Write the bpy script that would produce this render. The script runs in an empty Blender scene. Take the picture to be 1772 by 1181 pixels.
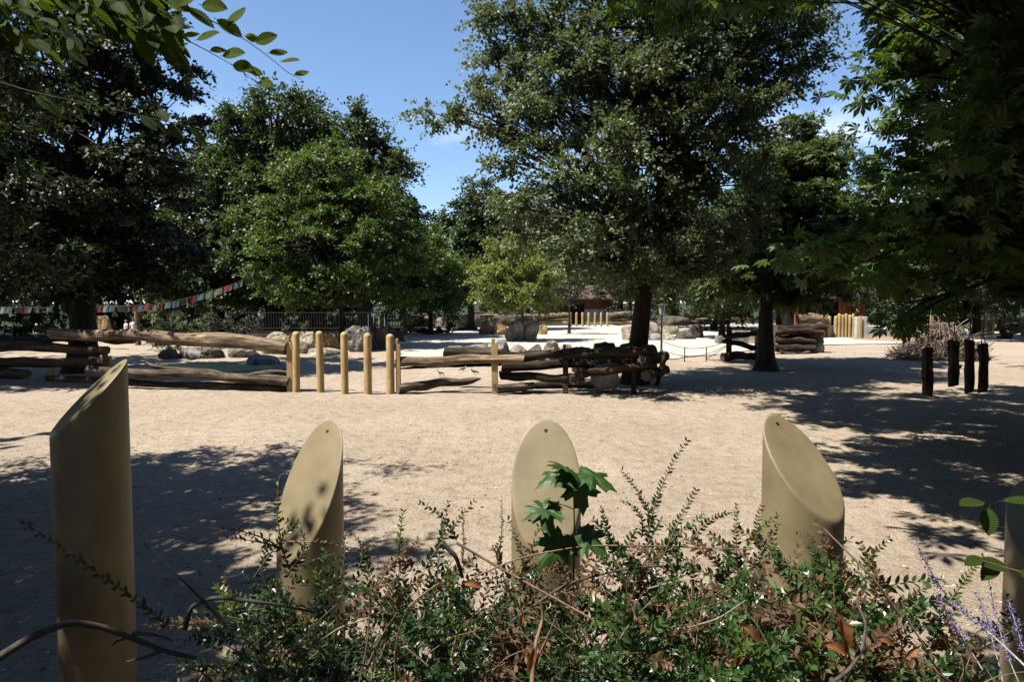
import bpy, bmesh, math, random
import numpy as np
from mathutils import Vector, Matrix, Quaternion, noise as mnoise
from math import sin, cos, pi, radians, sqrt, atan2

random.seed(7)
RNG = np.random.default_rng(7)
S = bpy.context.scene
COL = S.collection

# ------------------------------------------------------------------ camera
CAMZ = 3.2
FPX = 1181.0
PITCH = math.atan(68 / 1181)
cd = bpy.data.cameras.new('camera')
cd.sensor_width = 36.0
cd.lens = 24.0
cd.clip_start = 0.05
cd.clip_end = 3000
cam = bpy.data.objects.new('camera', cd)
COL.objects.link(cam)
cam.location = (0, 0, CAMZ)
cam.rotation_euler = (radians(90) - PITCH, 0, 0)
S.camera = cam

# ------------------------------------------------------------------ sun and sky
SUN_DIR = Vector((-0.50, -0.22, 1.0)).normalized()
SUN_EL = math.asin(SUN_DIR.z)
sun_d = bpy.data.lights.new('sun', 'SUN')
sun_d.energy = 5.0
sun_d.angle = radians(0.53)
sun_d.color = (1.0, 0.93, 0.82)
sun = bpy.data.objects.new('sun', sun_d)
COL.objects.link(sun)
sun.rotation_euler = SUN_DIR.to_track_quat('Z', 'Y').to_euler()

world = bpy.data.worlds.new('World')
S.world = world
world.use_nodes = True
wn = world.node_tree
wn.nodes.clear()
def N(nt, typ, **kw):
    n = nt.nodes.new(typ)
    for k, v in kw.items():
        setattr(n, k, v)
    return n
wo = N(wn, 'ShaderNodeOutputWorld')
bg = N(wn, 'ShaderNodeBackground')
sky = N(wn, 'ShaderNodeTexSky')
sky.sky_type = 'NISHITA'
sky.sun_disc = False
sky.sun_elevation = SUN_EL
sky.sun_rotation = atan2(SUN_DIR.x, SUN_DIR.y)
sky.air_density = 1.0
sky.dust_density = 0.1
sky.ozone_density = 4.5
bg.inputs['Strength'].default_value = 0.068
tc = N(wn, 'ShaderNodeTexCoord')
# small fair-weather clouds low in the sky
mp = N(wn, 'ShaderNodeMapping')
mp.inputs['Scale'].default_value = (1, 1, 2.2)
mp.inputs['Location'].default_value = (0.37, 0.11, 0.62)
cn = N(wn, 'ShaderNodeTexNoise')
cn.inputs['Scale'].default_value = 3.4
cn.inputs['Detail'].default_value = 9
cn.inputs['Roughness'].default_value = 0.55
cr = N(wn, 'ShaderNodeValToRGB')
cr.color_ramp.elements[0].position = 0.50
cr.color_ramp.elements[1].position = 0.60
sep = N(wn, 'ShaderNodeSeparateXYZ')
lowr = N(wn, 'ShaderNodeMapRange')
lowr.inputs['From Min'].default_value = 0.14
lowr.inputs['From Max'].default_value = 0.27
lowr.inputs['To Min'].default_value = 1.0
lowr.inputs['To Max'].default_value = 0.0
mul = N(wn, 'ShaderNodeMath', operation='MULTIPLY')
mixc = N(wn, 'ShaderNodeMixRGB')
mixc.inputs['Color2'].default_value = (7.8, 8.3, 9.2, 1)
L = wn.links.new
L(tc.outputs['Generated'], mp.inputs['Vector'])
L(mp.outputs[0], cn.inputs['Vector'])
L(cn.outputs['Fac'], cr.inputs['Fac'])
L(tc.outputs['Generated'], sep.inputs[0])
L(sep.outputs['Z'], lowr.inputs['Value'])
L(cr.outputs['Color'], mul.inputs[0])
L(lowr.outputs[0], mul.inputs[1])
L(mul.outputs[0], mixc.inputs['Fac'])
L(sky.outputs[0], mixc.inputs['Color1'])
L(mixc.outputs[0], bg.inputs['Color'])
L(bg.outputs[0], wo.inputs['Surface'])

S.view_settings.view_transform = 'Standard'
S.view_settings.look = 'None'
S.view_settings.exposure = 1.45
S.view_settings.gamma = 1.0
S.view_settings.use_curve_mapping = False
S.render.engine = 'CYCLES'
S.cycles.max_bounces = 6
S.cycles.diffuse_bounces = 3
S.cycles.transmission_bounces = 3

# ------------------------------------------------------------------ helpers
def W(px, py, Y):
    """point of the place at depth Y seen at photo pixel (px, py)"""
    cx = (px - 886) / FPX
    cy = (590.5 - py) / FPX
    d = np.array([cx, cos(PITCH) + cy * sin(PITCH), -sin(PITCH) + cy * cos(PITCH)])
    return np.array([0, 0, CAMZ]) + d * (Y / d[1])

def G(px, py, z=0.0):
    cx = (px - 886) / FPX
    cy = (590.5 - py) / FPX
    d = np.array([cx, cos(PITCH) + cy * sin(PITCH), -sin(PITCH) + cy * cos(PITCH)])
    return np.array([0, 0, CAMZ]) + d * ((z - CAMZ) / d[2])

def tag(o, label=None, cat=None, group=None, kind=None):
    if label: o['label'] = label
    if cat: o['category'] = cat
    if group: o['group'] = group
    if kind: o['kind'] = kind
    return o

def thing(name, loc, label, cat, group=None, rz=0.0):
    o = bpy.data.objects.new(name, None)
    o.empty_display_size = 0.2
    COL.objects.link(o)
    o.location = Vector(loc)
    o.rotation_euler = (0, 0, rz)
    return tag(o, label, cat, group)

class Buf:
    """collects vertices and faces"""
    def __init__(self):
        self.v = []; self.q = []; self.t = []; self.n = 0
        self.qm = []; self.tm = []; self.qt = []; self.tt = []
    def add(self, v, q=None, t=None, mi=0, tone=None):
        v = np.asarray(v, dtype=np.float32).reshape(-1, 3)
        if q is not None and len(q):
            q = np.asarray(q, dtype=np.int32).reshape(-1, 4)
            self.q.append(q + self.n); self.qm.append(np.full(len(q), mi, np.int32))
            self.qt.append(np.full(len(q), 0.5, np.float32) if tone is None else np.asarray(tone, np.float32) * np.ones(len(q), np.float32))
        if t is not None and len(t):
            t = np.asarray(t, dtype=np.int32).reshape(-1, 3)
            self.t.append(t + self.n); self.tm.append(np.full(len(t), mi, np.int32))
            self.tt.append(np.full(len(t), 0.5, np.float32) if tone is None else np.asarray(tone, np.float32) * np.ones(len(t), np.float32))
        self.v.append(v); self.n += len(v)
    def mesh(self, name, mats, smooth=False, origin=None):
        v = np.concatenate(self.v) if self.v else np.zeros((0, 3), np.float32)
        if origin is not None:
            v = v - np.asarray(origin, np.float32)
        me = bpy.data.meshes.new(name)
        nq = sum(len(a) for a in self.q); nt = sum(len(a) for a in self.t)
        loops = []
        if nq: loops.append(np.concatenate(self.q).ravel())
        if nt: loops.append(np.concatenate(self.t).ravel())
        lv = np.concatenate(loops)
        me.vertices.add(len(v)); me.vertices.foreach_set('co', v.ravel())
        me.loops.add(len(lv)); me.loops.foreach_set('vertex_index', lv)
        st = np.concatenate([np.arange(nq) * 4, nq * 4 + np.arange(nt) * 3]).astype(np.int32)
        me.polygons.add(nq + nt)
        me.polygons.foreach_set('loop_start', st)
        me.polygons.foreach_set('material_index', np.concatenate(self.qm + self.tm))
        if smooth:
            me.polygons.foreach_set('use_smooth', np.ones(nq + nt, bool))
        else:
            me.polygons.foreach_set('use_smooth', np.zeros(nq + nt, bool))
        at = me.attributes.new('tone', 'FLOAT', 'FACE')
        at.data.foreach_set('value', np.concatenate(self.qt + self.tt))
        me.update(calc_edges=True)
        for m in (mats if isinstance(mats, (list, tuple)) else [mats]):
            me.materials.append(m)
        return me
    def build(self, name, mats, parent=None, loc=(0, 0, 0), smooth=False, kind=None, label=None):
        """vertices are world coordinates when parent sits unrotated"""
        if parent is not None:
            org = np.array(parent.location)
            me = self.mesh(name, mats, smooth, org)
        else:
            me = self.mesh(name, mats, smooth, loc)
        o = bpy.data.objects.new(name, me)
        COL.objects.link(o)
        if parent is not None: o.parent = parent
        else: o.location = Vector([float(a) for a in loc])
        if kind: o['kind'] = kind
        if label: o['label'] = label
        return o

def frames(pts):
    pts = np.asarray(pts, float)
    t = np.gradient(pts, axis=0)
    t /= np.linalg.norm(t, axis=1)[:, None] + 1e-9
    ref = np.array([0.31, 0.17, 0.93]) if abs(t[0][2]) < 0.8 else np.array([0.9, 0.37, 0.1])
    a = np.cross(t, ref); a /= np.linalg.norm(a, axis=1)[:, None] + 1e-9
    b = np.cross(t, a)
    return t, a, b

def tube(buf, pts, rad, n=6, cap=True, mi=0, rough=0.0, seed=0, tone=None):
    pts = np.asarray(pts, float)
    m = len(pts)
    rad = np.ones(m) * np.asarray(rad, float)
    t, a, b = frames(pts)
    th = np.arange(n) * 2 * pi / n
    R = rad[:, None] * np.ones((m, n))
    if rough:
        rr = np.random.default_rng(seed)
        k1 = rr.normal(0, 1, (m, n)); k1 = (k1 + np.roll(k1, 1, 0) + np.roll(k1, -1, 0)) / 3
        k2 = rr.normal(0, 1, (1, n))
        R = R * (1 + rough * (k1 * 0.7 + k2 * 0.8))
    v = pts[:, None, :] + R[:, :, None] * (np.cos(th)[None, :, None] * a[:, None, :] + np.sin(th)[None, :, None] * b[:, None, :])
    v = v.reshape(-1, 3)
    i = np.arange(m - 1)[:, None] * n; j = np.arange(n)[None, :]; j2 = (j + 1) % n
    q = np.stack([i + j, i + j2, i + n + j2, i + n + j], -1).reshape(-1, 4)
    buf.add(v, q, mi=mi, tone=tone)
    if cap:
        for k, fl in ((0, False), (m - 1, True)):
            ring = v[k * n:(k + 1) * n]
            vv = np.vstack([ring, pts[k:k + 1]])
            jj = np.arange(n); j3 = (jj + 1) % n
            tt = np.stack([jj, j3, np.full(n, n)], -1) if fl else np.stack([j3, jj, np.full(n, n)], -1)
            buf.add(vv, t=tt, mi=mi, tone=tone)

def box(buf, c, s, rz=0.0, mi=0, tilt=None):
    c = np.asarray(c, float); s = np.asarray(s, float) / 2
    k = np.array([[x, y, z] for x in (-1, 1) for y in (-1, 1) for z in (-1, 1)]) * s
    if tilt is not None: k = k @ np.array(tilt).T
    R = np.array([[cos(rz), -sin(rz), 0], [sin(rz), cos(rz), 0], [0, 0, 1]])
    v = k @ R.T + c
    q = [[0, 1, 3, 2], [4, 6, 7, 5], [0, 4, 5, 1], [2, 3, 7, 6], [0, 2, 6, 4], [1, 5, 7, 3]]
    buf.add(v, q, mi=mi)

def lathe(buf, c, prof, n=16, mi=0):
    """prof: list of (r, z)"""
    prof = np.array(prof, float)
    th = np.arange(n) * 2 * pi / n
    v = np.stack([prof[:, 0][:, None] * np.cos(th), prof[:, 0][:, None] * np.sin(th), prof[:, 1][:, None] * np.ones(n)], -1).reshape(-1, 3) + np.asarray(c, float)
    m = len(prof)
    i = np.arange(m - 1)[:, None] * n; j = np.arange(n)[None, :]; j2 = (j + 1) % n
    q = np.stack([i + j, i + j2, i + n + j2, i + n + j], -1).reshape(-1, 4)
    buf.add(v, q, mi=mi)

# ------------------------------------------------------------------ materials
def mat(name, rough=0.8, spec=0.3):
    m = bpy.data.materials.new(name); m.use_nodes = True
    nt = m.node_tree
    p = nt.nodes['Principled BSDF']
    p.inputs['Roughness'].default_value = rough
    p.inputs['Specular IOR Level'].default_value = spec
    return m, nt, p

AK = 0.73   # overall colour scale, lowered against the raised exposure to deepen the shade
def ak(stops): return [(p, tuple(x * AK for x in c)) for p, c in stops]
def ramp(nt, stops):
    r = nt.nodes.new('ShaderNodeValToRGB')
    e = r.color_ramp.elements
    while len(e) < len(stops): e.new(0.5)
    for i, (p, c) in enumerate(stops):
        e[i].position = p; e[i].color = (*c, 1)
    return r

def tex(nt, scale, detail=6, rough=0.6, vec=None, stretch=None, coord='Object'):
    t = nt.nodes.new('ShaderNodeTexNoise')
    t.inputs['Scale'].default_value = scale
    t.inputs['Detail'].default_value = detail
    t.inputs['Roughness'].default_value = rough
    c = nt.nodes.new('ShaderNodeTexCoord')
    if stretch:
        mpp = nt.nodes.new('ShaderNodeMapping')
        mpp.inputs['Scale'].default_value = stretch
        nt.links.new(c.outputs[coord], mpp.inputs['Vector'])
        nt.links.new(mpp.outputs[0], t.inputs['Vector'])
    else:
        nt.links.new(c.outputs[coord], t.inputs['Vector'])
    return t

def bump(nt, p, src, strength, dist, prev=None):
    b = nt.nodes.new('ShaderNodeBump')
    b.inputs['Strength'].default_value = strength
    b.inputs['Distance'].default_value = dist
    nt.links.new(src, b.inputs['Height'])
    if prev: nt.links.new(prev.outputs[0], b.inputs['Normal'])
    nt.links.new(b.outputs[0], p.inputs['Normal'])
    return b

def noise_mat(name, stops, scale, rough=0.85, spec=0.2, detail=8, stretch=None, bs=0.5, bd=0.02, second=None, bscale=None, coord='Object'):
    m, nt, p = mat(name, rough, spec)
    t = tex(nt, scale, detail, 0.62, stretch=stretch, coord=coord)
    r = ramp(nt, ak(stops))
    nt.links.new(t.outputs['Fac'], r.inputs['Fac'])
    out = r.outputs['Color']
    if second:
        t2 = tex(nt, second[0], 4, 0.6, coord=coord)
        r2 = ramp(nt, [(0.35, second[1]), (0.68, second[2])])
        nt.links.new(t2.outputs['Fac'], r2.inputs['Fac'])
        mx = nt.nodes.new('ShaderNodeMixRGB'); mx.blend_type = 'MULTIPLY'; mx.inputs['Fac'].default_value = 1
        nt.links.new(out, mx.inputs['Color1']); nt.links.new(r2.outputs['Color'], mx.inputs['Color2'])
        out = mx.outputs['Color']
    nt.links.new(out, p.inputs['Base Color'])
    tb = t if bscale is None else tex(nt, bscale, 8, 0.7, stretch=stretch, coord=coord)
    bump(nt, p, tb.outputs['Fac'], bs, bd)
    return m

def leaf_mat(name, dark, light, trans=0.35, rough=0.42, spec=0.5, tcol=None):
    m, nt, p = mat(name, rough, spec)
    a = nt.nodes.new('ShaderNodeAttribute'); a.attribute_name = 'tone'
    r = ramp(nt, ak([(0.0, dark), (1.0, light)]))
    nt.links.new(a.outputs['Fac'], r.inputs['Fac'])
    nt.links.new(r.outputs['Color'], p.inputs['Base Color'])
    tr = nt.nodes.new('ShaderNodeBsdfTranslucent')
    if tcol is None: tcol = tuple(min(1, c * k) for c, k in zip(light, (1.9, 1.7, 0.8)))
    tr.inputs['Color'].default_value = (*[x * AK for x in tcol], 1)
    ms = nt.nodes.new('ShaderNodeMixShader'); ms.inputs['Fac'].default_value = trans
    o = nt.nodes['Material Output']
    nt.links.new(p.outputs[0], ms.inputs[1]); nt.links.new(tr.outputs[0], ms.inputs[2])
    nt.links.new(ms.outputs[0], o.inputs['Surface'])
    return m

def sand_mat(name, c1, c2, c3, pebble=0.25):
    m, nt, p = mat(name, 0.95, 0.1)
    t1 = tex(nt, 0.22, 5, 0.6); t2 = tex(nt, 3.5, 6, 0.7); t3 = tex(nt, 27, 7, 0.8)
    r1 = ramp(nt, ak([(0.36, c1), (0.64, c2)]))
    nt.links.new(t1.outputs['Fac'], r1.inputs['Fac'])
    r2 = ramp(nt, [(0.3, (0.62, 0.59, 0.56)), (0.5, (1, 1, 1)), (0.72, (1.14, 1.12, 1.10))])
    nt.links.new(t2.outputs['Fac'], r2.inputs['Fac'])
    mx = nt.nodes.new('ShaderNodeMixRGB'); mx.blend_type = 'MULTIPLY'; mx.inputs['Fac'].default_value = 0.8
    nt.links.new(r1.outputs['Color'], mx.inputs['Color1']); nt.links.new(r2.outputs['Color'], mx.inputs['Color2'])
    r3 = ramp(nt, [(0.33, tuple(x * .6 for x in c3)), (0.47, (1, 1, 1)), (0.68, (1.2, 1.2, 1.2))])
    nt.links.new(t3.outputs['Fac'], r3.inputs['Fac'])
    mx2 = nt.nodes.new('ShaderNodeMixRGB'); mx2.blend_type = 'MULTIPLY'; mx2.inputs['Fac'].default_value = 0.75
    nt.links.new(mx.outputs['Color'], mx2.inputs['Color1']); nt.links.new(r3.outputs['Color'], mx2.inputs['Color2'])
    nt.links.new(mx2.outputs['Color'], p.inputs['Base Color'])
    b1 = bump(nt, p, t2.outputs['Fac'], 0.85, 0.07)
    t6 = tex(nt, 1.1, 4, 0.6)
    b1 = bump(nt, p, t6.outputs['Fac'], 0.8, 0.22, b1)
    t4 = tex(nt, 14, 5, 0.65)
    b2 = bump(nt, p, t4.outputs['Fac'], 0.9, 0.045, b1)
    bump(nt, p, t3.outputs['Fac'], 0.9, 0.02, b2)
    return m

M = {}
M['sand'] = sand_mat('sand', (0.352, 0.290, 0.226), (0.425, 0.354, 0.281), (0.45, 0.42, 0.38))
M['pale'] = sand_mat('pale_sand', (0.50, 0.46, 0.40), (0.565, 0.525, 0.46), (0.80, 0.78, 0.74))
M['bank'] = noise_mat('bank_earth', [(0.3, (0.035, 0.025, 0.016)), (0.7, (0.09, 0.065, 0.04))], 14, bs=0.9, bd=0.04)
M['mulch'] = noise_mat('mulch', [(0.3, (0.20, 0.13, 0.08)), (0.7, (0.42, 0.30, 0.2))], 22, bs=0.9, bd=0.04)
M['grass'] = noise_mat('verge_grass', [(0.3, (0.012, 0.02, 0.006)), (0.7, (0.035, 0.045, 0.016))], 3, bs=0.9, bd=0.05)
M['rock'] = noise_mat('limestone', [(0.26, (0.14, 0.125, 0.10)), (0.46, (0.36, 0.325, 0.265)), (0.7, (0.52, 0.48, 0.40))], 1.5, rough=0.92, bs=0.9, bd=0.12, second=(0.7, (0.55, 0.54, 0.53), (1.1, 1.05, 0.96)), bscale=3.2, stretch=(1, 1, 1.8))
M['rock_tan'] = noise_mat('tan_rock', [(0.3, (0.16, 0.10, 0.055)), (0.5, (0.36, 0.25, 0.14)), (0.72, (0.55, 0.42, 0.26))], 1.6, rough=0.92, bs=0.9, bd=0.12, second=(0.8, (0.5, 0.48, 0.45), (1.1, 1.05, 0.98)), bscale=3.2)
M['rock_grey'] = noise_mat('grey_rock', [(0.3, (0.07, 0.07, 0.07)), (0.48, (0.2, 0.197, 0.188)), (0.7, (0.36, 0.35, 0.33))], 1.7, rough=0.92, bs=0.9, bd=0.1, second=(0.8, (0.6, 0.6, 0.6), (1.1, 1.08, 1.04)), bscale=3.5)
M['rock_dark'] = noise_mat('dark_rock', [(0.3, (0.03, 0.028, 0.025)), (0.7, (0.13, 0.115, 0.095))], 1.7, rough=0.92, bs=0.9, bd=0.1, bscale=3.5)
def bark_log(name, a, b, c):
    m, nt, p = mat(name, 0.9, 0.15)
    t = tex(nt, 5.0, 8, 0.68, stretch=(0.22, 1.5, 1.5))
    r = ramp(nt, ak([(0.33, a), (0.5, b), (0.66, c)]))
    nt.links.new(t.outputs['Fac'], r.inputs['Fac'])
    t2 = tex(nt, 0.9, 4, 0.6)
    r2 = ramp(nt, [(0.38, (0.55, 0.52, 0.5)), (0.62, (1.15, 1.08, 0.98))])
    nt.links.new(t2.outputs['Fac'], r2.inputs['Fac'])
    mx = nt.nodes.new('ShaderNodeMixRGB'); mx.blend_type = 'MULTIPLY'; mx.inputs['Fac'].default_value = 0.9
    nt.links.new(r.outputs['Color'], mx.inputs['Color1']); nt.links.new(r2.outputs['Color'], mx.inputs['Color2'])
    t5 = tex(nt, 11.0, 5, 0.6, stretch=(0.07, 1.6, 1.6))
    r5 = ramp(nt, [(0.40, (0.18, 0.17, 0.16)), (0.455, (1, 1, 1)), (0.62, (1.25, 1.2, 1.14))])
    nt.links.new(t5.outputs['Fac'], r5.inputs['Fac'])
    mx5 = nt.nodes.new('ShaderNodeMixRGB'); mx5.blend_type = 'MULTIPLY'; mx5.inputs['Fac'].default_value = 0.85
    nt.links.new(mx.outputs['Color'], mx5.inputs['Color1']); nt.links.new(r5.outputs['Color'], mx5.inputs['Color2'])
    nt.links.new(mx5.outputs['Color'], p.inputs['Base Color'])
    t3 = tex(nt, 9.0, 8, 0.7, stretch=(0.18, 1.6, 1.6))
    b1 = bump(nt, p, t.outputs['Fac'], 0.9, 0.06)
    bump(nt, p, t3.outputs['Fac'], 0.9, 0.03, b1)
    return m
M['log'] = bark_log('weathered_log', (0.03, 0.024, 0.019), (0.10, 0.083, 0.066), (0.21, 0.18, 0.148))
M['log_pale'] = bark_log('stripped_log', (0.07, 0.052, 0.038), (0.19, 0.15, 0.108), (0.34, 0.28, 0.21))
M['log_dark'] = bark_log('dark_log', (0.011, 0.009, 0.0075), (0.034, 0.028, 0.022), (0.085, 0.07, 0.057))
M['log_brown'] = bark_log('brown_bark_log', (0.016, 0.011, 0.008), (0.055, 0.036, 0.025), (0.115, 0.08, 0.058))
def cut_mat():
    m, nt, p = mat('cut_wood_end', 0.85, 0.15)
    w = nt.nodes.new('ShaderNodeTexWave'); w.wave_type = 'RINGS'; w.rings_direction = 'X'
    w.inputs['Scale'].default_value = 9; w.inputs['Distortion'].default_value = 2.5; w.inputs['Detail'].default_value = 3
    c = nt.nodes.new('ShaderNodeTexCoord'); nt.links.new(c.outputs['Object'], w.inputs['Vector'])
    r = ramp(nt, [(0.2, (0.035, 0.026, 0.019)), (0.8, (0.10, 0.08, 0.06))])
    nt.links.new(w.outputs['Fac'], r.inputs['Fac']); nt.links.new(r.outputs['Color'], p.inputs['Base Color'])
    bump(nt, p, w.outputs['Fac'], 0.4, 0.01)
    return m
M['cut'] = cut_mat()
M['plank'] = noise_mat('yellow_timber', [(0.3, (0.26, 0.16, 0.07)), (0.55, (0.40, 0.28, 0.13)), (0.75, (0.47, 0.36, 0.19))], 7, stretch=(3, 3, 0.5), bs=0.5, bd=0.01, rough=0.8)
M['slat'] = noise_mat('painted_timber', [(0.3, (0.34, 0.23, 0.10)), (0.55, (0.50, 0.37, 0.18)), (0.75, (0.58, 0.47, 0.27))], 6, stretch=(3, 3, 0.4), bs=0.5, bd=0.008, rough=0.65, spec=0.25, second=(1.3, (0.74, 0.70, 0.64), (1.08, 1.06, 1.02)))
M['khaki'] = noise_mat('khaki_paint', [(0.25, (0.185, 0.15, 0.082)), (0.5, (0.215, 0.176, 0.100)), (0.75, (0.25, 0.207, 0.122))], 1.8, stretch=(1, 1, 0.5), rough=0.5, spec=0.4, bs=0.08, bd=0.004, bscale=60, second=(4, (0.80, 0.79, 0.77), (1.05, 1.05, 1.05)))
M['metal_dark'] = mat('dark_metal', 0.5, 0.5)[0]; M['metal_dark'].node_tree.nodes['Principled BSDF'].inputs['Base Color'].default_value = (0.03, 0.032, 0.033, 1); M['metal_dark'].node_tree.nodes['Principled BSDF'].inputs['Metallic'].default_value = 0.4
M['hole'] = noise_mat('bolt_hole_dark', [(0.3, (0.004, 0.003, 0.002)), (0.7, (0.02, 0.014, 0.01))], 60, rough=0.6)
M['rope'] = noise_mat('rope', [(0.3, (0.07, 0.055, 0.04)), (0.7, (0.16, 0.13, 0.1))], 60)
M['barn'] = noise_mat('barn_boards', [(0.3, (0.05, 0.025, 0.016)), (0.7, (0.17, 0.085, 0.05))], 3, stretch=(4, 4, 0.4), bs=0.5)
M['barn_red'] = noise_mat('red_brown_boards', [(0.3, (0.12, 0.035, 0.016)), (0.7, (0.28, 0.10, 0.05))], 3, stretch=(4, 4, 0.4), bs=0.5)
M['shade_in'] = noise_mat('interior_shade', [(0.3, (0.008, 0.007, 0.006)), (0.7, (0.018, 0.015, 0.013))], 2)  # near-black colour standing in for shade inside barn, shed and stick heap
M['roof'] = noise_mat('thatch_roof', [(0.3, (0.04, 0.028, 0.02)), (0.7, (0.15, 0.11, 0.08))], 5, stretch=(1, 1, 3), bs=0.8, bd=0.05)
M['stonewall'] = noise_mat('pale_wall', [(0.3, (0.30, 0.29, 0.27)), (0.7, (0.55, 0.53, 0.49))], 2.2, bs=0.5, bd=0.03)
M['bark'] = noise_mat('tree_bark', [(0.3, (0.014, 0.011, 0.009)), (0.55, (0.036, 0.028, 0.022)), (0.75, (0.075, 0.06, 0.046))], 4, stretch=(1.6, 1.6, 0.35), bs=0.9, bd=0.05, rough=0.9)
M['bark_red'] = noise_mat('ruddy_bark', [(0.3, (0.016, 0.011, 0.009)), (0.55, (0.042, 0.028, 0.021)), (0.75, (0.08, 0.055, 0.042))], 4, stretch=(1.6, 1.6, 0.35), bs=0.9, bd=0.05, rough=0.9)
M['twig'] = noise_mat('twig_bark', [(0.3, (0.09, 0.05, 0.03)), (0.7, (0.27, 0.17, 0.115))], 40, bs=0.4, bd=0.002, rough=0.75, spec=0.3)
M['twig_grey'] = noise_mat('grey_twig', [(0.3, (0.03, 0.025, 0.022)), (0.7, (0.11, 0.095, 0.085))], 30, bs=0.4, bd=0.003)
M['stick'] = noise_mat('dry_stick', [(0.3, (0.11, 0.08, 0.06)), (0.7, (0.33, 0.26, 0.2))], 12, bs=0.4, bd=0.01)
M['stick_dark'] = noise_mat('dark_dry_stick', [(0.3, (0.035, 0.027, 0.022)), (0.7, (0.15, 0.12, 0.095))], 12, bs=0.4, bd=0.01)

M['lf_elm'] = leaf_mat('elm_leaf', (0.0450, 0.0731, 0.0372), (0.1125, 0.1601, 0.0777), 0.27, 0.5, 0.45)
M['lf_oak'] = leaf_mat('oak_leaf', (0.0198, 0.0423, 0.0111), (0.0540, 0.0888, 0.0206), 0.28, 0.5, 0.45)
M['lf_maple'] = leaf_mat('field_maple_leaf', (0.0332, 0.0688, 0.0117), (0.0760, 0.1355, 0.0250), 0.3, 0.5, 0.45)
M['lf_pale'] = leaf_mat('pale_leaf', (0.0940, 0.1296, 0.0281), (0.2088, 0.2538, 0.0702), 0.35, 0.5, 0.4)
M['lf_chest'] = leaf_mat('chestnut_leaf', (0.0291, 0.0686, 0.0147), (0.0750, 0.1426, 0.0292), 0.3, 0.5, 0.4)
M['lf_chest_lifted'] = leaf_mat('lightened_chestnut_leaf', (0.0382, 0.0663, 0.0200), (0.0850, 0.1326, 0.0400), 0.3, 0.5, 0.4)  # separate leaf colour lightened to make up for the elm's shade
M['lf_dark'] = leaf_mat('dark_leaf', (0.0086, 0.0162, 0.0054), (0.0226, 0.0357, 0.0108), 0.22, 0.5, 0.4)
M['lf_horn'] = leaf_mat('hornbeam_leaf', (0.0181, 0.0378, 0.0057), (0.0386, 0.0680, 0.0105), 0.25, 0.55, 0.3, tcol=(0.06, 0.10, 0.015))  # crown leaf darkened in place of shade from canopy further left
M['lf_priv'] = leaf_mat('glossy_small_leaf', (0.0095, 0.0276, 0.0095), (0.0277, 0.0691, 0.0174), 0.2, 0.38, 0.4)
M['lf_gloss_lit'] = leaf_mat('glossy_sunlit_leaf', (0.018, 0.05, 0.014), (0.06, 0.135, 0.032), 0.28, 0.33, 0.5)  # glossy leaf lightened for the right end of the hedge, where sun falls
M['lf_young'] = leaf_mat('young_green_leaf', (0.0432, 0.0936, 0.0144), (0.0792, 0.1440, 0.0252), 0.35, 0.35, 0.5)
M['lf_dead'] = leaf_mat('dead_leaf_brown', (0.06, 0.034, 0.02), (0.20, 0.13, 0.082), 0.25, 0.7, 0.2)
M['lf_rust'] = leaf_mat('rusty_leaf', (0.13, 0.045, 0.018), (0.28, 0.12, 0.05), 0.25, 0.6, 0.2)
M['lf_map'] = leaf_mat('maple_seedling_leaf', (0.0202, 0.0567, 0.0089), (0.0371, 0.0907, 0.0167), 0.3, 0.5, 0.35)
M['petal'] = leaf_mat('violet_flower', (0.12, 0.085, 0.25), (0.22, 0.165, 0.42), 0.3, 0.7, 0.2)
M['stem_pale'] = noise_mat('silvery_stem', [(0.3, (0.22, 0.25, 0.23)), (0.7, (0.4, 0.43, 0.4))], 30)

def plain(name, c, rough=0.7, sc=20):
    return noise_mat(name, [(0.3, tuple(x * 0.8 for x in c)), (0.7, tuple(min(1, x * 1.15) for x in c))], sc, rough=rough, bs=0.15, bd=0.005)

# ------------------------------------------------------------------ ground
def hfield(x, y):
    # visitors' planted bank in front of the camera, dropping to the paddock
    e = 2.62 + 0.10 * sin(x * 1.3) + 0.05 * sin(x * 3.1)
    t = min(1, max(0, (y - e) / 0.85))
    bank = 1.52 * (1 - t * t * (3 - 2 * t))
    z = 0.0
    if y > 3.4:
        v = Vector((x * 0.35, y * 0.35, 0.3))
        z += 0.035 * mnoise.noise(v) + 0.020 * mnoise.noise(v * 4.1) + 0.017 * mnoise.noise(v * 12) * (1 + mnoise.noise(v * 1.3 + Vector((9, 2, 1))))
        z *= min(1, (y - 3.4) / 1.5)
        z *= 1.0 if y < 60 else max(0, 1 - (y - 60) / 30)
    return bank + z

xs = np.concatenate([[-900, -400, -200, -110, -70], np.linspace(-45, -16, 30), np.linspace(-15, 15, 190), np.linspace(16, 45, 30), [70, 110, 200, 400, 900]])
ys = np.concatenate([[-300, -120, -50, -20, -8, -3, 0, 1.0, 1.8], np.linspace(2.3, 3.8, 16), np.linspace(4.0, 30, 230), np.linspace(30.6, 60, 50), [65, 72, 80, 90, 105, 130, 180, 300, 600, 1500]])
gx, gy = np.meshgrid(xs, ys)
gz = np.array([[hfield(x, y) for x in xs] for y in ys])
v = np.stack([gx, gy, gz], -1).reshape(-1, 3)
nx = len(xs); ny = len(ys)
i = np.arange(ny - 1)[:, None] * nx; j = np.arange(nx - 1)[None, :]
q = np.stack([i + j, i + j + 1, i + nx + j + 1, i + nx + j], -1).reshape(-1, 4)
cy_ = gy.reshape(-1)[q].mean(1)
b = Buf()
b.add(v, q[cy_ >= 3.35], mi=0); b.add(v, q[cy_ < 3.35], mi=1)
gr = b.build('ground', [M['sand'], M['bank']], smooth=True)
tag(gr, 'beige sandy floor of the paddock with the earth bank of the hedge', None, None, 'structure')

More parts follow.
